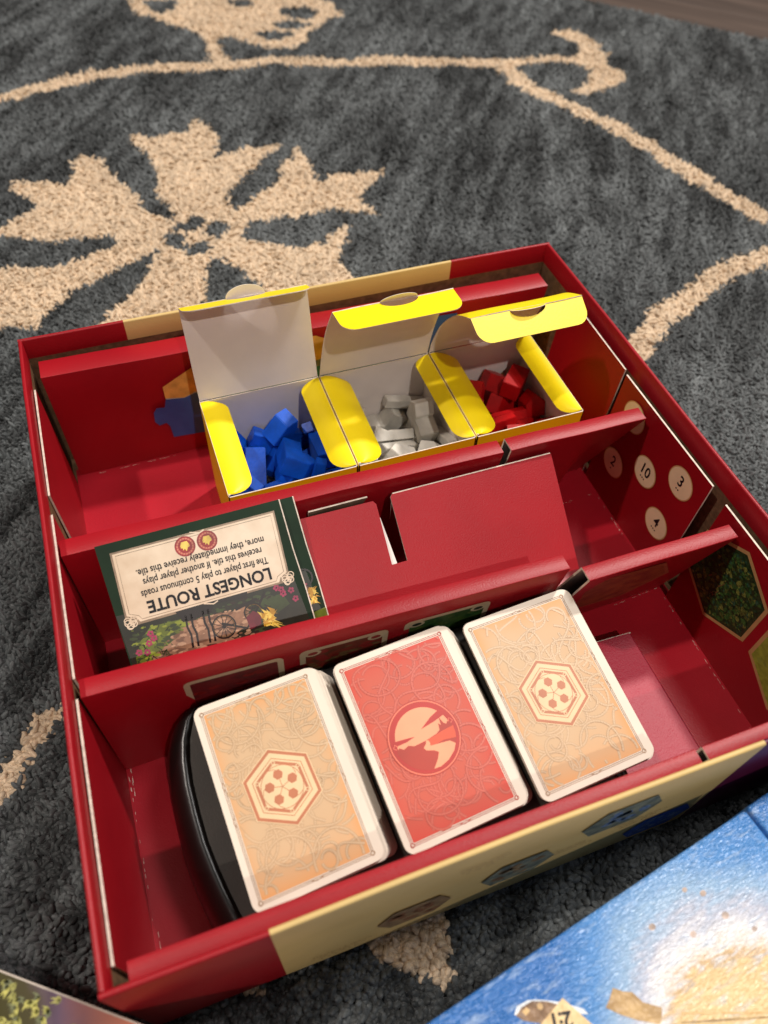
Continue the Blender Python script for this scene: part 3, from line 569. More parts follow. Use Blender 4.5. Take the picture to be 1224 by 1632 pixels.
BLACKM = mat('black_plastic_matte', (50, 45, 38), .5, .4, .1, 60, .15, 1400)
mesh_obj('tray_bed', base_pts, [tuple(range(k))], BLACKM, tray, mi=[0])

# ------------------------------------------------------------ card decks
def knot_mat(name, base, line, edge, scale=62):
    m = bpy.data.materials.new(name); m.use_nodes = True; nt = m.node_tree; N = nt.nodes; L = nt.links; b = N['Principled BSDF']
    b.inputs['Roughness'].default_value = .45; b.inputs['Specular IOR Level'].default_value = .35
    tc = N.new('ShaderNodeTexCoord'); fac = None
    def M(op, a, c=None):
        q = N.new('ShaderNodeMath'); q.operation = op
        for i_, v_ in enumerate((a, c)):
            if v_ is None: continue
            if isinstance(v_, (int, float)): q.inputs[i_].default_value = v_
            else: L.new(v_, q.inputs[i_])
        return q.outputs[0]
    nz = N.new('ShaderNodeTexNoise'); nz.inputs['Scale'].default_value = scale * 1.3; nz.inputs['Detail'].default_value = 1
    L.new(tc.outputs['Object'], nz.inputs[0])
    va = N.new('ShaderNodeVectorMath'); va.operation = 'SCALE'; va.inputs[3].default_value = .006; L.new(nz.outputs['Color'], va.inputs[0])
    n2 = N.new('ShaderNodeTexNoise'); n2.inputs['Scale'].default_value = 35; L.new(tc.outputs['Object'], n2.inputs[0])
    # printed vignette: the ink is stronger towards the border of the print
    g = N.new('ShaderNodeSeparateXYZ'); L.new(tc.outputs['Generated'], g.inputs[0])
    ex = M('MULTIPLY', M('ABSOLUTE', M('SUBTRACT', g.outputs[0], .5)), 2.0); ey = M('MULTIPLY', M('ABSOLUTE', M('SUBTRACT', g.outputs[1], .5)), 2.0)
    e = M('ADD', M('POWER', M('MAXIMUM', ex, ey), 5.0), M('MULTIPLY', M('SUBTRACT', n2.outputs[0], .5), .7))
    e = M('MINIMUM', M('MAXIMUM', e, 0.0), 1.0)
    a = N.new('ShaderNodeMix'); a.data_type = 'RGBA'; a.inputs[6].default_value = lin(base); a.inputs[7].default_value = lin(edge); L.new(e, a.inputs[0])
    c = N.new('ShaderNodeMix'); c.data_type = 'RGBA'; L.new(M('MULTIPLY', n2.outputs[0], .25), c.inputs[0]); L.new(a.outputs[2], c.inputs[6]); c.inputs[7].default_value = lin(line)
    L.new(c.outputs[2], b.inputs['Base Color'])
    return m
TANK = knot_mat('tan_knotwork', (206, 176, 138), (186, 140, 98), (222, 158, 96))
CORK = knot_mat('coral_knotwork', (200, 96, 76), (172, 62, 50), (206, 72, 56))
CARDW = mat('card_white', (226, 214, 196), .45, .5, .02, 60); CARDE = mat('card_edge', (160, 142, 118), .8, .2, .08, 500)
FRL = mat('card_frame_line', (164, 130, 100), .5, .4); EMB = mat('emblem_brown', (186, 116, 80), .45, .5, .05, 80); EML = mat('emblem_cream', (226, 198, 154), .45, .5, .04, 80)
EMR = [mat('emblem_%s' % w_, c_, .45, .5, .05, 60) for w_, c_ in (('red', (180, 44, 36)), ('sun', (236, 158, 118)), ('orange', (214, 84, 50)), ('rust', (172, 54, 36)), ('pink', (238, 124, 96)))]
KNT = mat('knot_line_tan', (190, 156, 118), .42, .5); KNT2 = mat('knot_strand_tan', (206, 176, 138), .42, .5, .03, 60); KNC2 = mat('knot_strand_coral', (201, 97, 77), .42, .5, .03, 60); KNC = mat('knot_line_coral', (184, 76, 60), .42, .5)
def deck(o, u, v, kind, label, N=26, th=.0725, sk=.8, seed=1, wd=4.95):
    w, h = wd, 7.62
    fr0 = Frame(o, u, v); t = thing('card_deck', label, 'card deck', (o[0], o[1], 3.9), 'card decks in the black tray')
    r_ = random.Random(seed); cm = None
    outl = rrect(w, h, .38, 5); kk = len(outl)
    base = fr0.p(0, 0, 0)
    # one shared card mesh (local frame), copied down the pile
    Vc = [Vector((a, b, 0)) for a, b in outl] + [Vector((a, b, -th * .62)) for a, b in outl]
    Fc = [tuple(range(kk)), tuple(range(2 * kk - 1, kk - 1, -1))] + [(i, i + kk, (i + 1) % kk + kk, (i + 1) % kk) for i in range(kk)]
    me = bpy.data.meshes.new('card'); me.from_pydata([q * S for q in Vc], [], Fc); me.materials.append(CARDW); me.materials.append(CARDE)
    for p_ in me.polygons[2:]: p_.material_index = 1
    Mf = Matrix((fr0.u, fr0.v, fr0.n)).transposed().to_4x4()
    for i in range(N):
        c = linkobj('card', me, t); a = i / (N - 1)
        q = base + fr0.u * (sk * a + r_.uniform(-.065, .065) * (i > 0)) + fr0.v * (r_.uniform(-.06, .06) * (i > 0) + .03 * a) - fr0.n * th * i
        c.matrix_local = Matrix.Translation((q - org(t)) * S) @ Mf @ Matrix.Rotation(r_.uniform(-.008, .008) * (i > 0), 4, 'Z')
    # printed back of the top card
    cu, cv = -.06, .0; pw, ph = w - .86, h - .74
    p = Print(fr0); p.poly(rrect(pw, ph, .04, 1, cu, cv), TANK if kind == 'tan' else CORK, .012); prt = p.make('printed_back', t)
    # interlaced loops of the knotwork
    kn = Print(fr0); km, km2 = (KNT, KNT2) if kind == 'tan' else (KNC, KNC2)
    for i in range(84):
        if i % 16 < 12:
            x, y, rr, a0, a1 = cu + r_.uniform(-pw / 2, pw / 2), cv + r_.uniform(-ph / 2, ph / 2), r_.uniform(.28, .95), r_.uniform(0, 6.28), r_.uniform(3.2, 6.2)
            path = [(x + rr * math.cos(a0 + a1 * q / 26), y + rr * math.sin(a0 + a1 * q / 26) * (1 + .15 * math.sin(i))) for q in range(27)]
        else:
            x, y, a0, am, ln_ = cu + r_.uniform(-pw / 2, pw / 2), cv + r_.uniform(-ph / 2, ph / 2), r_.uniform(0, 3.14), r_.uniform(.3, .6), r_.uniform(1.5, 3)
            path = [(x + q / 26 * ln_ * math.cos(a0) - am * math.sin(q / 26 * 6.28) * math.sin(a0), y + q / 26 * ln_ * math.sin(a0) + am * math.sin(q / 26 * 6.28) * math.cos(a0)) for q in range(27)]
        H0 = .0125 + i * .00015
        for off in (-1, 0, 1):
            for q in range(26):
                (xa, ya), (xb, yb) = path[q], path[q + 1]; d = math.hypot(xb - xa, yb - ya); nx_, ny_ = -(yb - ya) / d * .085 * abs(off), (xb - xa) / d * .085 * abs(off)
                s_ = [(xa + nx_, ya + ny_), (xb + nx_, yb + ny_)]
                if all(abs(X - cu) < pw / 2 - .03 and abs(Y - cv) < ph / 2 - .03 for X, Y in s_): kn.line(s_, .024, km, H0 + .0001) if off >= 0 else kn.poly([(xa, ya), (xb, yb), (xb + nx_, yb + ny_), (xa + nx_, ya + ny_)], km2, H0)
    kn.make('knotwork', t)
    # the frame lines
    f_ = Print(fr0); lc = FRL if kind == 'tan' else EMR[3]
    for d_, ww in ((.05, .022), (.11, .018)): f_.line(rrect(pw + 2 * d_, ph + 2 * d_, .05, 1, cu, cv), ww, lc, .014, True)
    for sx in (-1, 1):
        for k_ in (-.22, .22):
            f_.line([(cu + sx * (pw / 2 + .03), k_ * 3 - .25), (cu + sx * (pw / 2 + .13), k_ * 3), (cu + sx * (pw / 2 + .03), k_ * 3 + .25)], .022, lc, .016)
            f_.ring(reg((cu + sx * (pw / 2 + .07), cv + (1 if k_ > 0 else -1) * (ph / 2 + .06)), .09, 10), reg((cu + sx * (pw / 2 + .07), cv + (1 if k_ > 0 else -1) * (ph / 2 + .06)), .06, 10), lc, .016)
        f_.line([(cu - .3, sx * (ph / 2 + .04)), (cu - .05, sx * (ph / 2 + .13)), (cu + .3, sx * (ph / 2 + .04))], .022, lc, .016)
    f_.make('frame_lines', t)
    e = Print(fr0); c0 = (-.19 if kind == 'tan' else -.22, -.12)
    if kind == 'tan':
        a0 = math.radians(32)
        H = lambda r: reg(c0, r, 6, math.radians(-27))
        e.poly(H(1.5), EML, .016); e.ring(H(1.46), H(1.33), EMB, .019); e.ring(H(1.13), H(1.10), EMB, .019); e.ring(H(1.02), H(.97), EMB, .019)
        e.poly(H(.97), EMB, .018)
        e.poly(H(.90), EML, .0185); e.disc(c0, .80, EMB, .0195, 40); e.disc(c0, .775, EML, .021, 40)
        for k_ in range(6):
            a = math.radians(-27 + 60 * k_); q = (c0[0] + .93 * math.cos(a), c0[1] + .93 * math.sin(a)); e.ring(reg(q, .075, 12), reg(q, .045, 12), EML, .024)
        for k_ in range(5):
            a = math.radians(20 + 72 * k_); q = (c0[0] + .47 * math.cos(a), c0[1] + .47 * math.sin(a))
            e.line([c0, (c0[0] + .3 * math.cos(a), c0[1] + .3 * math.sin(a))], .025, EMB, .0235)
            e.line([(c0[0] + .6 * math.cos(a), c0[1] + .6 * math.sin(a)), (c0[0] + .7 * math.cos(a + .12), c0[1] + .7 * math.sin(a + .12)), (c0[0] + .77 * math.cos(a + .38), c0[1] + .77 * math.sin(a + .38))], .022, EMB, .0235)
            e.poly(reg(q, .195, 6, .1), EMB, .025)
    else:
        red, sun, orange, rust, pink = EMR; R0 = 1.45; cx, cy = c0
        rot = 0.0                                     # the print is turned on the card as in the photograph
        def T(x, y): return (cx + (x * math.cos(rot) - y * math.sin(rot)) * R0, cy + (x * math.sin(rot) + y * math.cos(rot)) * R0)
        e.disc(c0, R0 * 1.02, rust, .014, 48); e.disc(c0, R0 * .99, pink, .0155, 48); e.disc(c0, R0 * .96, rust, .017, 48); e.disc(c0, R0 * .935, red, .0185, 48)
        cu_ = [(-.86 + 0, -.06)]
        sky = [(.80 * math.cos(a), .80 * math.sin(a)) for a in np.linspace(math.radians(8), math.radians(172), 26)]
        e.poly([T(x, y) for x, y in sky + [(-.80, -.12), (-.5, -.16), (0, -.14), (.5, -.12), (.8, -.1)]], sun, .021)
        e.poly([T(*q) for q in ((.76, .36), (.42, .28), (.0, .22), (.36, .42), (.63, .52))], red, .023)
        e.poly([T(*q) for q in ((-.86, .18), (-.5, .14), (-.24, .10), (-.5, .05), (-.86, .04))], red, .023)
        lower = [(.86 * math.cos(a), .86 * math.sin(a)) for a in np.linspace(math.radians(186), math.radians(354), 26)]
        e.poly([T(x, y) for x, y in lower + [(.84, .12), (.76, .16), (.70, .10), (.64, .16), (.58, .34), (.55, .12), (.5, .2), (.46, .02), (.35, -.04), (0, -.1), (-.35, -.12), (-.5, -.05), (-.65, -.1), (-.75, -.02)]], rust, .022)
        e.poly([T(*q) for q in ((.02, -.1), (.3, -.07), (.5, -.03), (.86, .0), (.84, -.2), (.8, -.32), (.45, -.26), (.05, -.3))], orange, .024)
        e.poly([T(*q) for q in ((.0, -.1), (.06, -.12), (.08, -.2), (.05, -.27), (.3, -.3), (.6, -.34), (.72, -.46), (.6, -.62), (.36, -.78), (.1, -.86), (-.1, -.85), (.1, -.65), (.2, -.5), (.1, -.42), (-.1, -.34), (-.14, -.26), (-.04, -.18))], sun, .026)
        for sx, sy, pts in ((.9, .12, 0), (-.9, .0, 1)):
            e.line([T(sx * .86, sy + .02), T(sx * .93, sy + .1), T(sx * 1.0, sy + .02), T(sx * .93, sy - .04)], .03, pink, .027)
    eo = e.make('emblem', t); eo.location += fr0.n * .014 * S
    return t
deck((6.77, 5.25, 6.02), (4.97, .33, 0), (-.42, 7.25, 1.2), 'tan', 'tan card deck with brown hexagon emblem, nearest the rounded tray end', seed=1)
deck((12.50, 5.30, 6.02), (5.40, .38, 0), (-.45, 7.3, 1.2), 'red', 'coral red card deck with round sunset emblem, between two tan decks', seed=2, wd=5.1)
deck((18.15, 5.32, 6.02), (5.48, .30, 0), (-.24, 7.3, 1.2), 'tan', 'tan card deck with brown hexagon emblem, right of the coral red deck', seed=3, wd=5.15)
# ------------------------------------------------------------ yellow cartons
ZT = 7.15
def curve(a, ctrl, n=10):
    """smooth path through points (y,z)"""
    pts = [a] + ctrl; out = []
    for i in range(len(pts) - 1):
        p0 = pts[max(i - 1, 0)]; p1 = pts[i]; p2 = pts[i + 1]; p3 = pts[min(i + 2, len(pts) - 1)]
        for k_ in range(n):
            t = k_ / n; out.append(tuple(.5 * (2 * p1[j] + (p2[j] - p0[j]) * t + (2 * p0[j] - 5 * p1[j] + 4 * p2[j] - p3[j]) * t * t + (3 * p1[j] - p0[j] - 3 * p2[j] + p3[j]) * t ** 3) for j in range(len(p1))))
    return out + [pts[-1]]
YC = (YEL, WHT, CUT); WC = (WHT, YEL, CUT)
def carton(x0, x1, y0, y1, lid, tuck, flaps, notch, label, shx=0):
    t = thing('yellow_carton', label, 'carton', ((x0 + x1) / 2, (y0 + y1) / 2, ZF + .02), 'yellow cartons of wooden pieces')
    zb = ZF + .03; th = .05
    thick('front_panel', [[(x0, y0, zb), (x0, y0, ZT)], [(x1, y0, zb), (x1, y0, ZT)]], th, YC, t)
    thick('back_panel', [[(x0 + .06, y1 - .08, zb), (x0 + .06, y1 - .08, ZT - .02)], [(x1 - .06, y1 - .08, zb), (x1 - .06, y1 - .08, ZT - .02)]], .05, (WHT, YEL, CUT), t)
    thick('side_panel', [[(x0, y1, zb), (x0, y1, ZT)], [(x0, y0, zb), (x0, y0, ZT)]], th, YC, t)
    thick('side_panel', [[(x1, y0, zb), (x1, y0, ZT)], [(x1, y1, zb), (x1, y1, ZT)]], th, YC, t)
    box('base', x0 + .06, x1 - .06, y0 + .06, y1 - .1, zb, zb + .06, WHT, t, bevel=0)
    # lid: hinge on the back edge, path through (y, z); x offset grows along it
    path = curve((y1, ZT), lid, 8); m_ = len(path); g = []
    for i, (yy, zz) in enumerate(path):
        a = i / (m_ - 1); tw = shx * a; ins_ = .02
        g.append([(x0 + ins_ + (x1 - x0 - 2 * ins_) * j / 6 + tw, yy + .04 * math.sin(j * 1.05) * a, zz + .05 * a * (j / 6 - .5)) for j in range(7)])
    lid_o = thick('lid', g[::-1], .045, WC, t)
    # thumb tab standing on the lid's fold
    top = Vector((0, path[-1][0], path[-1][1])); d = (top - Vector((0, path[-3][0], path[-3][1]))).normalized()
    nx = notch; rr = .95; tab = [(x0 + shx + nx + rr * math.cos(a), top.y + .03 + d.y * .55 * math.sin(a) * rr, top.z + d.z * .55 * math.sin(a) * rr) for a in np.linspace(0, math.pi, 14)]
    slab('thumb_tab', tab, (0, -1, .3), .045, WC, lid_o)
    # tuck flap: from fold towards the viewer, with rounded corners and the half-round hole left by the tab
    ty, tz_ = tuck; T0 = Vector((x0 + shx, path[-1][0] - .0, path[-1][1])); dv = Vector((0, ty, tz_)); wl = x1 - x0; Lf = dv.length; dn = dv.normalized()
    nor = Vector((1, 0, 0)).cross(dn)
    if nor.z < 0: nor = -nor
    pts = [(0.02, 0)]
    pts += [(nx - rr + rr * 0, 0)] + [(nx - rr * math.cos(a), .5 * rr * math.sin(a) * 1.0) for a in np.linspace(.05, math.pi - .05, 12)]
    pts += [(nx + rr, 0), (wl - .02, 0), (wl - .05, Lf - .75)] + [(wl - .75 + .7 * math.cos(a), Lf - .75 + .75 * math.sin(a)) for a in np.linspace(.2, math.pi / 2, 6)] + [(.75 - .7 * math.sin(a), Lf - .75 + .75 * math.cos(a)) for a in np.linspace(0, math.pi / 2 - .2, 6)] + [(.05, Lf - .75)]
    slab('tuck_flap', [T0 + Vector((u, 0, 0)) + dn * v + nor * (.1 * math.sin(v / Lf * 2.6)) * 0 for u, v in pts], nor, .045, YC, lid_o)
    # two dust flaps folded inwards along the side panels
    for side, (w_, dip, lift) in zip((0, 1), flaps):
        xs = x0 + .02 if side == 0 else x1 - .02; sg = 1 if side == 0 else -1; g = []
        n_ = 24
        for i in range(n_ + 1):
            a = .5 - .5 * math.cos(math.pi * i / n_); yy = y0 + .12 + (y1 - y0 - .25) * a
            ww = w_ * min(1, (1 - (1 - a / .17) ** 2) ** .5 if a < .17 else 1) * (1 if a < .9 else (1 - ((a - .92) / .08) ** 2) ** .5 * .5 + .5)
            ww = max(ww, .04)
            row = [(xs + sg * ww * b, yy, ZT + .0 + lift * math.sin(b * 2.2) * (1 - b * .3) - dip * b * b * (ww / w_)) for b in (0, .12, .35, .6, .8, 1)]
            g.append(row)
        thick('dust_flap', g if side == 1 else g[::-1], .045, YC, t)
    return t
carton(7.72, 13.93, 18.12, 24.6, [(25.15, 8.9), (25.6, 10.6), (26.0, 11.85)], (-1.25, .70), ((1.3, .35, .1), (1.05, .4, .05)), 3.2, 'leftmost yellow carton with its lid standing upright, half full of blue wooden pieces', -.02)
carton(14.0, 20.1, 18.12, 24.6, [(24.45, 8.6), (23.95, 10.5), (23.15, 12.28)], (-1.65, .18), ((1.5, .55, .12), (.85, .3, .02)), 3.3, 'middle yellow carton with its tuck flap bent forward, half full of light grey wooden pieces', .28)
carton(20.17, 26.15, 18.12, 24.6, [(24.5, 8.0), (23.9, 9.5), (22.7, 11.0), (21.35, 11.85)], (-1.3, -.55), ((1.48, .5, .12), (.9, .5, .06)), 3.0, 'rightmost yellow carton with its lid curling over, holding red wooden pieces', .35)

# ------------------------------------------------------------ wooden pieces
PB = mat('blue_wood', (10, 84, 196), .42, .5, .12, 120, .2, 600); PG = mat('grey_wood', (214, 210, 200), .55, .4, .08, 120, .3, 600); PR = mat('red_wood', (186, 10, 16), .42, .5, .1, 120, .2, 600)
def proto(profile, depth, m):
    bm = bmesh.new(); vs = [bm.verts.new((x * S, -depth / 2 * S, z * S)) for x, z in profile]; f = bm.faces.new(vs)
    r = bmesh.ops.extrude_face_region(bm, geom=[f]); bmesh.ops.translate(bm, verts=[v for v in r['geom'] if isinstance(v, bmesh.types.BMVert)], vec=(0, depth * S, 0))
    bmesh.ops.recalc_face_normals(bm, faces=bm.faces); bmesh.ops.bevel(bm, geom=list(bm.edges), offset=.0003, segments=2, affect='EDGES', clamp_overlap=True)
    me = bpy.data.meshes.new('piece'); bm.to_mesh(me); bm.free(); me.materials.append(m); return me
SHP = {'settlement': ([(-.6, -.6), (.6, -.6), (.6, .25), (0, .78), (-.6, .25)], 1.0), 'city': ([(-1.0, -.85), (1.0, -.85), (1.0, .15), (0, .15), (0, .45), (-.5, .95), (-1.0, .45)], 1.05), 'road': ([(-.27, -.27), (.27, -.27), (.27, .27), (-.27, .27)], 2.5), 'cube': ([(-.4, -.4), (.4, -.4), (.4, .4), (-.4, .4)], .8)}
PM = {(s_, c_): proto(SHP[s_][0], SHP[s_][1], m_) for s_ in SHP for c_, m_ in (('blue', PB), ('grey', PG), ('red', PR))}
def piece(shape, colr, x, y, z, rx, ry, rz, label, sc=1.0):
    nm = {'settlement': 'wooden_house', 'city': 'wooden_city', 'road': 'wooden_road', 'cube': 'wooden_cube'}[shape]
    o = linkobj(nm, PM[shape, colr], None, label, 'game piece', '%s wooden pieces in a yellow carton' % colr)
    o.location = Vector((x, y, z)) * S; o.rotation_euler = (math.radians(rx), math.radians(ry), math.radians(rz)); o.scale = (sc,) * 3
    return o
WORD = {'settlement': 'house', 'city': 'city', 'road': 'bar'}
def spot(x, y, x0, x1):
    c = (x - x0) / (x1 - x0); d = (y - 18.3) / 6
    a = 'front' if d < .33 else 'middle' if d < .66 else 'back'; b = 'left' if c < .33 else 'centre' if c < .66 else 'right'
    return 'centre' if (a, b) == ('middle', 'centre') else a + ' ' + b
HEAPS = {'blue': [('road',8.82,20.67,5.37,-9,7,-151),('settlement',8.64,22.71,5.09,89,77,-94),('city',11.82,23.45,5.02,12,43,32),('city',11.73,21.35,4.86,117,16,81),('settlement',10.57,19.09,4.73,90,-63,0),('road',12.88,18.47,4.65,53,0,90),('settlement',8.8,23.82,4.53,64,0,90),('city',8.41,20.98,4.53,2,-17,-88),('road',12.39,20.15,4.44,81,16,-18),('city',12.03,18.73,4.28,1,27,0),('city',13.33,21.82,4.21,0,-171,90),('settlement',10.35,23.67,4.17,160,28,-19),('road',13.21,23.64,4.06,-108,-25,92),('settlement',10.01,20.24,3.91,71,-34,159),('city',9.65,22.45,3.87,15,-136,-106),('city',11.61,21.0,3.79,71,25,-18),('city',8.67,18.73,3.78,0,90,0),('city',13.32,20.03,3.71,0,-134,90),('city',8.37,22.6,3.43,4,-107,-94),('city',11.04,23.01,3.4,-148,25,86),('city',8.84,23.9,3.32,0,-2,-180),('city',10.03,18.73,3.21,0,117,0),('road',12.79,24.15,2.98,133,0,-90),('road',9.63,19.59,2.97,-89,155,7),('settlement',9.65,20.9,2.87,-27,-143,-67),('city',8.62,20.31,2.84,-159,-17,-90),('city',12.57,22.95,2.75,-142,3,20),('city',11.74,20.33,2.63,-120,9,-54),('city',13.1,19.05,2.54,-90,-76,0),('settlement',10.94,23.76,2.25,57,0,-98)],'grey': [('city',18.98,21.86,5.1,0,16,-90),('city',16.8,19.23,4.98,58,1,-91),('road',19.77,20.7,4.57,27,-180,0),('settlement',15.27,18.85,4.56,30,16,-81),('road',17.15,21.71,4.55,-24,-45,-66),('road',17.22,20.89,4.37,27,5,111),('settlement',18.74,20.02,4.36,-78,-39,-1),('settlement',15.19,22.52,4.3,-61,-66,54),('road',18.77,24.15,4.26,-162,0,90),('city',15.67,23.58,4.18,-30,52,-27),('settlement',16.48,22.18,4.01,-33,-146,-16),('road',17.12,20.76,3.84,-95,-62,31),('settlement',14.82,20.21,3.82,90,-4,94),('settlement',19.33,22.91,3.77,-55,23,-17),('city',17.47,19.21,3.6,-129,0,90),('settlement',19.15,18.82,3.59,-147,-4,-93),('settlement',16.09,19.27,3.58,-1,-120,68),('city',15.9,21.3,3.57,-90,-90,-38),('road',14.35,18.94,3.46,90,23,-90),('city',17.48,23.9,3.34,0,-56,0),('settlement',17.77,22.11,3.32,1,-94,169),('road',19.66,19.7,3.31,-130,31,32),('settlement',14.76,21.69,3.27,-91,-4,52),('city',19.09,21.19,3.2,-47,-18,-81),('settlement',19.04,23.84,2.94,-117,-27,48),('settlement',14.68,20.25,2.8,-85,0,0),('city',16.62,19.91,2.73,101,-28,45),('city',14.68,22.75,2.48,56,-134,-47),('settlement',15.31,18.79,2.46,-97,7,138),('road',16.69,23.0,2.31,-93,26,-144),('city',18.34,19.86,2.28,135,12,90),('road',18.75,18.48,2.25,-42,-88,-48),('settlement',16.1,23.61,2.24,8,78,38)],'red': [('settlement',20.86,23.83,5.11,-7,0,0),('settlement',20.88,18.74,4.94,0,-142,0),('city',21.3,21.96,4.86,-38,146,39),('settlement',24.04,23.69,4.74,-86,35,48),('settlement',22.54,23.21,4.74,-22,-33,159),('city',24.9,22.97,4.74,-3,-173,46),('road',22.7,20.74,4.56,10,-164,86),('settlement',25.47,21.63,4.51,22,0,-180),('road',23.59,21.24,4.43,-12,-116,-83),('settlement',23.66,19.65,4.41,-17,21,57),('road',21.71,21.48,4.15,117,49,72),('road',21.0,20.16,4.08,-113,-13,-90),('city',25.54,19.21,3.96,0,178,-90),('city',23.89,20.77,3.8,78,-23,-56),('city',21.07,22.87,3.74,3,-45,102),('city',24.02,23.23,3.71,-60,18,103),('settlement',22.16,23.63,3.64,-78,129,-58),('city',22.22,19.97,3.56,-1,-23,164),('city',21.86,18.98,3.56,-1,177,-16),('city',22.35,22.53,3.39,-59,-136,66),('road',20.52,18.47,2.99,90,0,90),('city',25.12,21.11,2.99,-33,68,-92),('city',23.89,19.36,2.95,-9,155,-102),('settlement',25.41,19.84,2.94,74,-6,168),('city',25.54,23.42,2.85,0,180,90),('road',20.52,21.66,2.8,-74,0,0),('city',23.5,22.03,2.59,-48,-4,50),('settlement',21.11,19.17,2.59,179,25,-23),('road',20.59,20.21,2.34,-104,39,69),('road',20.57,24.15,2.32,90,-2,0),('city',21.31,21.37,2.24,-10,129,56)]}
# poses of pieces dropped into each carton until they came to rest
for colr, x0, x1, word in (('blue', 7.8, 13.9, 'leftmost'), ('grey', 14.1, 20.0, 'middle'), ('red', 20.2, 26.1, 'rightmost')):
    for k_, (s_, x, y, z, rx, ry, rz) in enumerate(HEAPS[colr]):
        tone = {'blue': 'blue', 'grey': 'light grey', 'red': 'red'}[colr]
        piece(s_, colr, x, y, z, rx, ry, rz, '%s wooden %s %s at the %s of the %s yellow carton' % (tone, WORD[s_], 'on top' if k_ < 12 else 'half buried' if k_ < 24 else 'deep down', spot(x, y, x0, x1), word), .995)
# ------------------------------------------------------------ blue box lid at lower right
def sea_mat():
    m = bpy.data.materials.new('sea_print_linen'); m.use_nodes = True; nt = m.node_tree; N = nt.nodes; L = nt.links; b = N['Principled BSDF']
    b.inputs['Roughness'].default_value = .3; b.inputs['Specular IOR Level'].default_value = .75
    tc = N.new('ShaderNodeTexCoord')
    mp = N.new('ShaderNodeMapping'); mp.inputs['Rotation'].default_value[2] = math.radians(35); mp.inputs['Scale'].default_value = (1, 3.2, 1); L.new(tc.outputs['Object'], mp.inputs[0])
    n = N.new('ShaderNodeTexNoise'); n.inputs['Scale'].default_value = 130; n.inputs['Detail'].default_value = 4; n.inputs['Distortion'].default_value = .6; L.new(mp.outputs[0], n.inputs[0])
    n2 = N.new('ShaderNodeTexNoise'); n2.inputs['Scale'].default_value = 26; n2.inputs['Detail'].default_value = 4; L.new(tc.outputs['Object'], n2.inputs[0])
    # printed coast: sand, a line of surf, pale shallows, then open blue sea
    def M(op, a, c=None, d=None):
        q = N.new('ShaderNodeMath'); q.operation = op
        for i_, v_ in enumerate((a, c, d)):
            if v_ is None: continue
            if isinstance(v_, (int, float)): q.inputs[i_].default_value = v_
            else: L.new(v_, q.inputs[i_])
        return q.outputs[0]
    sx = N.new('ShaderNodeSeparateXYZ'); L.new(tc.outputs['Object'], sx.inputs[0])
    g = N.new('ShaderNodeVectorMath'); g.operation = 'DISTANCE'; g.inputs[1].default_value = (.074, -.071, .06); L.new(tc.outputs['Object'], g.inputs[0])
    left = M('MULTIPLY', M('MAXIMUM', M('SUBTRACT', .072, sx.outputs[0]), 0.0), .75)
    rght = M('MULTIPLY', M('MAXIMUM', M('SUBTRACT', sx.outputs[0], .08), 0.0), -.22)
    d = M('ADD', M('ADD', g.outputs['Value'], left), rght)
    d = M('ADD', d, M('MULTIPLY', M('SUBTRACT', n2.outputs[0], .5), .022))
    d = M('ADD', d, M('MULTIPLY', M('SUBTRACT', n.outputs[0], .5), .013))
    t_ = M('DIVIDE', M('SUBTRACT', d, .03), .06)
    r = N.new('ShaderNodeValToRGB'); e = r.color_ramp.elements; L.new(t_, r.inputs[0])
    e[0].position = .0; e[0].color = lin((238, 208, 154)); e[1].position = 1.0; e[1].color = lin((46, 112, 186))
    for p_, c_ in ((.14, (234, 204, 152)), (.17, (216, 186, 148)), (.205, (232, 222, 212)), (.27, (236, 236, 238)), (.36, (196, 200, 216)), (.48, (150, 184, 218)), (.66, (84, 144, 208))): q = e.new(p_); q.color = lin(c_)
    # brushed lighter strokes in the water
    st = N.new('ShaderNodeMix'); st.data_type = 'RGBA'; L.new(M('MULTIPLY', M('MAXIMUM', M('SUBTRACT', n.outputs[0], .52), 0.0), 2.2), st.inputs[0]); L.new(r.outputs[0], st.inputs[6]); st.inputs[7].default_value = lin((196, 216, 236))
    L.new(st.outputs[2], b.inputs['Base Color'])
    n3 = N.new('ShaderNodeTexNoise'); n3.inputs['Scale'].default_value = 420; n3.inputs['Detail'].default_value = 2; n3.inputs['Distortion'].default_value = .8; L.new(mp.outputs[0], n3.inputs[0])
    bp = N.new('ShaderNodeBump'); bp.inputs['Strength'].default_value = .8; bp.inputs['Distance'].default_value = .0013; L.new(n3.outputs[0], bp.inputs['Height']); L.new(bp.outputs[0], b.inputs['Normal'])
    return m
SEAM = sea_mat()
LINS = mat('sand_print_linen', (240, 212, 160), .4, .5, .12, 70, .8, 420, c2=(216, 178, 122), bdist=.0013); LIND = mat('scrub_print_linen', (150, 118, 78), .4, .5, .2, 120, .8, 420, c2=(206, 172, 120), bdist=.0013)
BL = Frame((9.0, -3.53, 6.0), (13.78, 2.21, 0), (-2.21, 13.78, 0))
lid = linkobj('box_lid', None, None, 'blue linen textured box lid with sandy shore and a 2:1 harbour marker', 'box lid')
lid.rotation_euler = (0, 0, math.atan2(2.21, 13.78)); lid.location = Vector((9.0, -3.53, 0)) * S
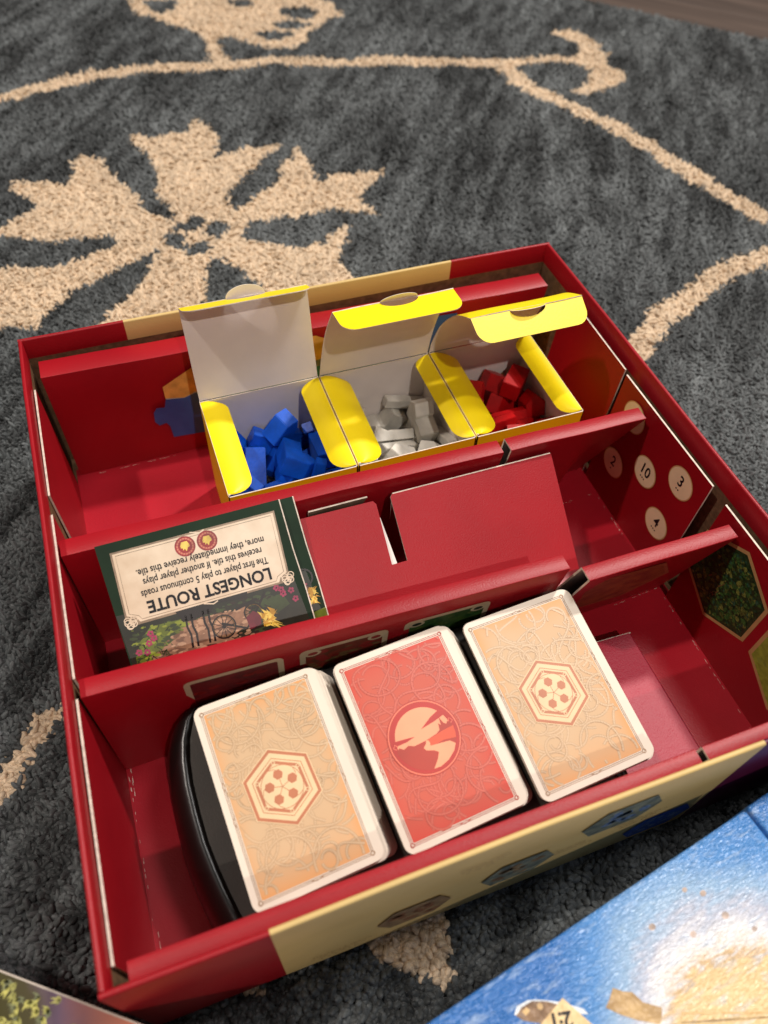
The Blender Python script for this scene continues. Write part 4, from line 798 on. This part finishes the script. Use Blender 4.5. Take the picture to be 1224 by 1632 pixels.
def lidbox(name, u0, u1, v0, v1, z0, z1, m, r, parent):
    bm = bmesh.new(); bmesh.ops.create_cube(bm, size=1)
    for v in bm.verts: v.co = Vector((u0 + (v.co.x + .5) * (u1 - u0), v0 + (v.co.y + .5) * (v1 - v0), z0 + (v.co.z + .5) * (z1 - z0))) * S
    bmesh.ops.bevel(bm, geom=list(bm.edges), offset=r * S, segments=4, profile=.5, affect='EDGES'); me = bpy.data.meshes.new(name); bm.to_mesh(me); bm.free()
    me.materials.append(m)
    for p in me.polygons: p.use_smooth = True
    try: me.set_sharp_from_angle(angle=math.radians(50))
    except Exception: pass
    return linkobj(name, me, parent)
lidbox('cover', -16, 13.86, -29.9, 0, .0, 6.0, SEAM, .14, lid)
class LF:                                   # flat print in the lid's own coordinates
    def p(s, u, v, h=0): return Vector((u, v, 6.0 + h))
lf = LF(); _o = org
lid['_o'] = (0, 0, 0)
p = Print(lf); p.poly([(5.2, -2.42), (5.45, -2.3), (5.76, -2.10), (6.0, -2.35), (6.24, -2.5), (6.37, -2.89), (6.82, -3.31), (6.65, -3.5), (6.45, -3.62), (5.9, -3.2), (5.5, -2.8)], LIND, .010); p.make('printed_scrub', lid)
p = Print(lf); p.line([(7.16, -3.83), (7.3, -3.74), (9.6, -5.0), (12.0, -6.3)], .07, LINS, .014); p.line([(7.1, -3.93), (9.6, -5.14), (12.0, -6.44)], .05, LIND, .014); p.make('printed_border_line', lid)
WHTF = mat('foam_print_linen', (220, 226, 230), .4, .5, .1, 100, .8, 420, bdist=.0013); SHIP = mat('ship_print_linen', (104, 78, 58), .4, .5, .3, 260, .8, 420, c2=(150, 118, 86), bdist=.0013)
p = Print(lf); p.poly([(2.48, -1.15), (2.7, -1.0), (3.1, -1.03), (3.4, -1.18), (3.95, -1.55), (4.55, -2.1), (4.6, -2.3), (4.3, -2.1), (3.4, -1.3), (2.9, -1.12), (2.6, -1.25)], WHTF, .008)
p.poly([(2.52, -1.2), (2.8, -1.1), (3.2, -1.12), (3.6, -1.34), (3.95, -1.65), (3.6, -1.95), (3.1, -1.75), (2.65, -1.42)], SHIP, .012)
p.poly([(2.75, -1.2), (2.95, -1.17), (3.0, -1.3), (2.8, -1.36)], LINS, .016); p.disc((3.35, -1.36), .1, LIND, .016, 12); p.make('printed_ship', lid)
p = Print(lf); p.poly([(4.13, -1.53), (4.55, -2.62), (3.45, -2.6), (3.02, -1.78)], LINS, .018); mk = p.make('harbour_marker', lid)
text('ratio', '2:1', lf, 3.72, -1.98, .62, math.radians(180 - 22), INK, mk, .024, bold=.02)
SHELL = mat('shell_print_linen', (196, 176, 164), .4, .5, .2, 300, .8, 420, bdist=.0013)
for (u, v, r_) in ((8.1, -1.35, .13), (9.2, -2.2, .12), (9.9, -1.0, .1), (10.6, -2.3, .14), (10.4, -1.4, .12), (11.2, -3.1, .1)):
    p = Print(lf); p.disc((u, v), r_, SHELL, .006, 14, r_ * .8); p.disc((u, v), r_ * .6, SHELL, .009, 12, r_ * .55); p.make('printed_shell', lid)
lid2 = linkobj('box_lid', None, None, 'second blue linen box behind the larger lid, at the right edge', 'box lid')
lid2.rotation_euler = lid.rotation_euler; lid2.location = lid.location
lidbox('cover', 14.0, 24, -29.9, .05, .0, 5.95, SEAM, .14, lid2)

# ------------------------------------------------------------ illustrated box at lower left
LL = thing('illustrated_lid', 'board with olive bamboo leaves fading to peach, at the lower left corner', 'box lid', (-3.5, 2.45, 0))
fr = Frame((-3.5, 2.45, 6.0), (3.98, -2.98, 0), (2.98, 3.98, 0))
def grad_mat():
    m = bpy.data.materials.new('sunset_print'); m.use_nodes = True; nt = m.node_tree; N = nt.nodes; L = nt.links; b = N['Principled BSDF']; b.inputs['Roughness'].default_value = .55; b.inputs['Specular IOR Level'].default_value = .12
    tc = N.new('ShaderNodeTexCoord'); sx = N.new('ShaderNodeSeparateXYZ'); L.new(tc.outputs['Object'], sx.inputs[0])
    n = N.new('ShaderNodeTexNoise'); n.inputs['Scale'].default_value = 40; n.inputs['Detail'].default_value = 4; L.new(tc.outputs['Object'], n.inputs[0])
    a = N.new('ShaderNodeMath'); a.operation = 'MULTIPLY_ADD'; L.new(n.outputs[0], a.inputs[0]); a.inputs[1].default_value = .018; L.new(sx.outputs[0], a.inputs[2])
    mr = N.new('ShaderNodeMapRange'); mr.inputs[1].default_value = -.002; mr.inputs[2].default_value = .05; L.new(a.outputs[0], mr.inputs[0])
    r = N.new('ShaderNodeValToRGB'); e = r.color_ramp.elements; e[0].position = .1; e[0].color = lin((62, 60, 26)); e[1].position = 1; e[1].color = lin((212, 120, 84))
    for p_, c_ in ((.38, (72, 66, 44)), (.55, (112, 92, 112)), (.78, (176, 112, 96))): q = e.new(p_); q.color = lin(c_)
    L.new(mr.outputs[0], r.inputs[0]); L.new(r.outputs[0], b.inputs['Base Color']); return m
GM = grad_mat(); PALE = mat('pale_board_edge', (196, 184, 170), .6, .4, .05, 60)
slab('cover', [fr.p(-14, 0), fr.p(11, 0), fr.p(11, -20), fr.p(-14, -20)], fr.n, 5.9, (GM, PALE, PALE), LL)
p = Print(fr); p.line([(-14, -.03), (11, -.03)], .05, PALE, .006); p.make('edge_line', LL)
BAM = [mat('bamboo_leaf_%s' % w_, c_, .4, .5, .1, 200) for w_, c_ in (('bright', (186, 180, 72)), ('olive', (150, 148, 46)), ('deep', (88, 94, 34)))]
p = Print(fr); r_ = random.Random(12)
for k_ in range(130):
    u = r_.uniform(-2.5, 3.2); v = -r_.uniform(.12, 2.4)
    if u > 1.4 and v < -.75: continue
    a = r_.uniform(3.6, 5.2)
    for j in range(r_.randint(3, 6)):
        b_ = a + (j - 2) * .42; l = r_.uniform(.2, .38); w_ = .045
        p.poly([(u, v), (u + l * .4 * math.cos(b_) - w_ * math.sin(b_), v + l * .4 * math.sin(b_) + w_ * math.cos(b_)), (u + l * math.cos(b_), v + l * math.sin(b_)), (u + l * .4 * math.cos(b_) + w_ * math.sin(b_), v + l * .4 * math.sin(b_) - w_ * math.cos(b_))], BAM[(k_ + j // 3) % 3 if k_ % 4 else 0], .008 + k_ * .0002)
p.make('bamboo_leaves', LL)
for o in list(bpy.data.objects):
    if '_o' in o.keys(): del o['_o']
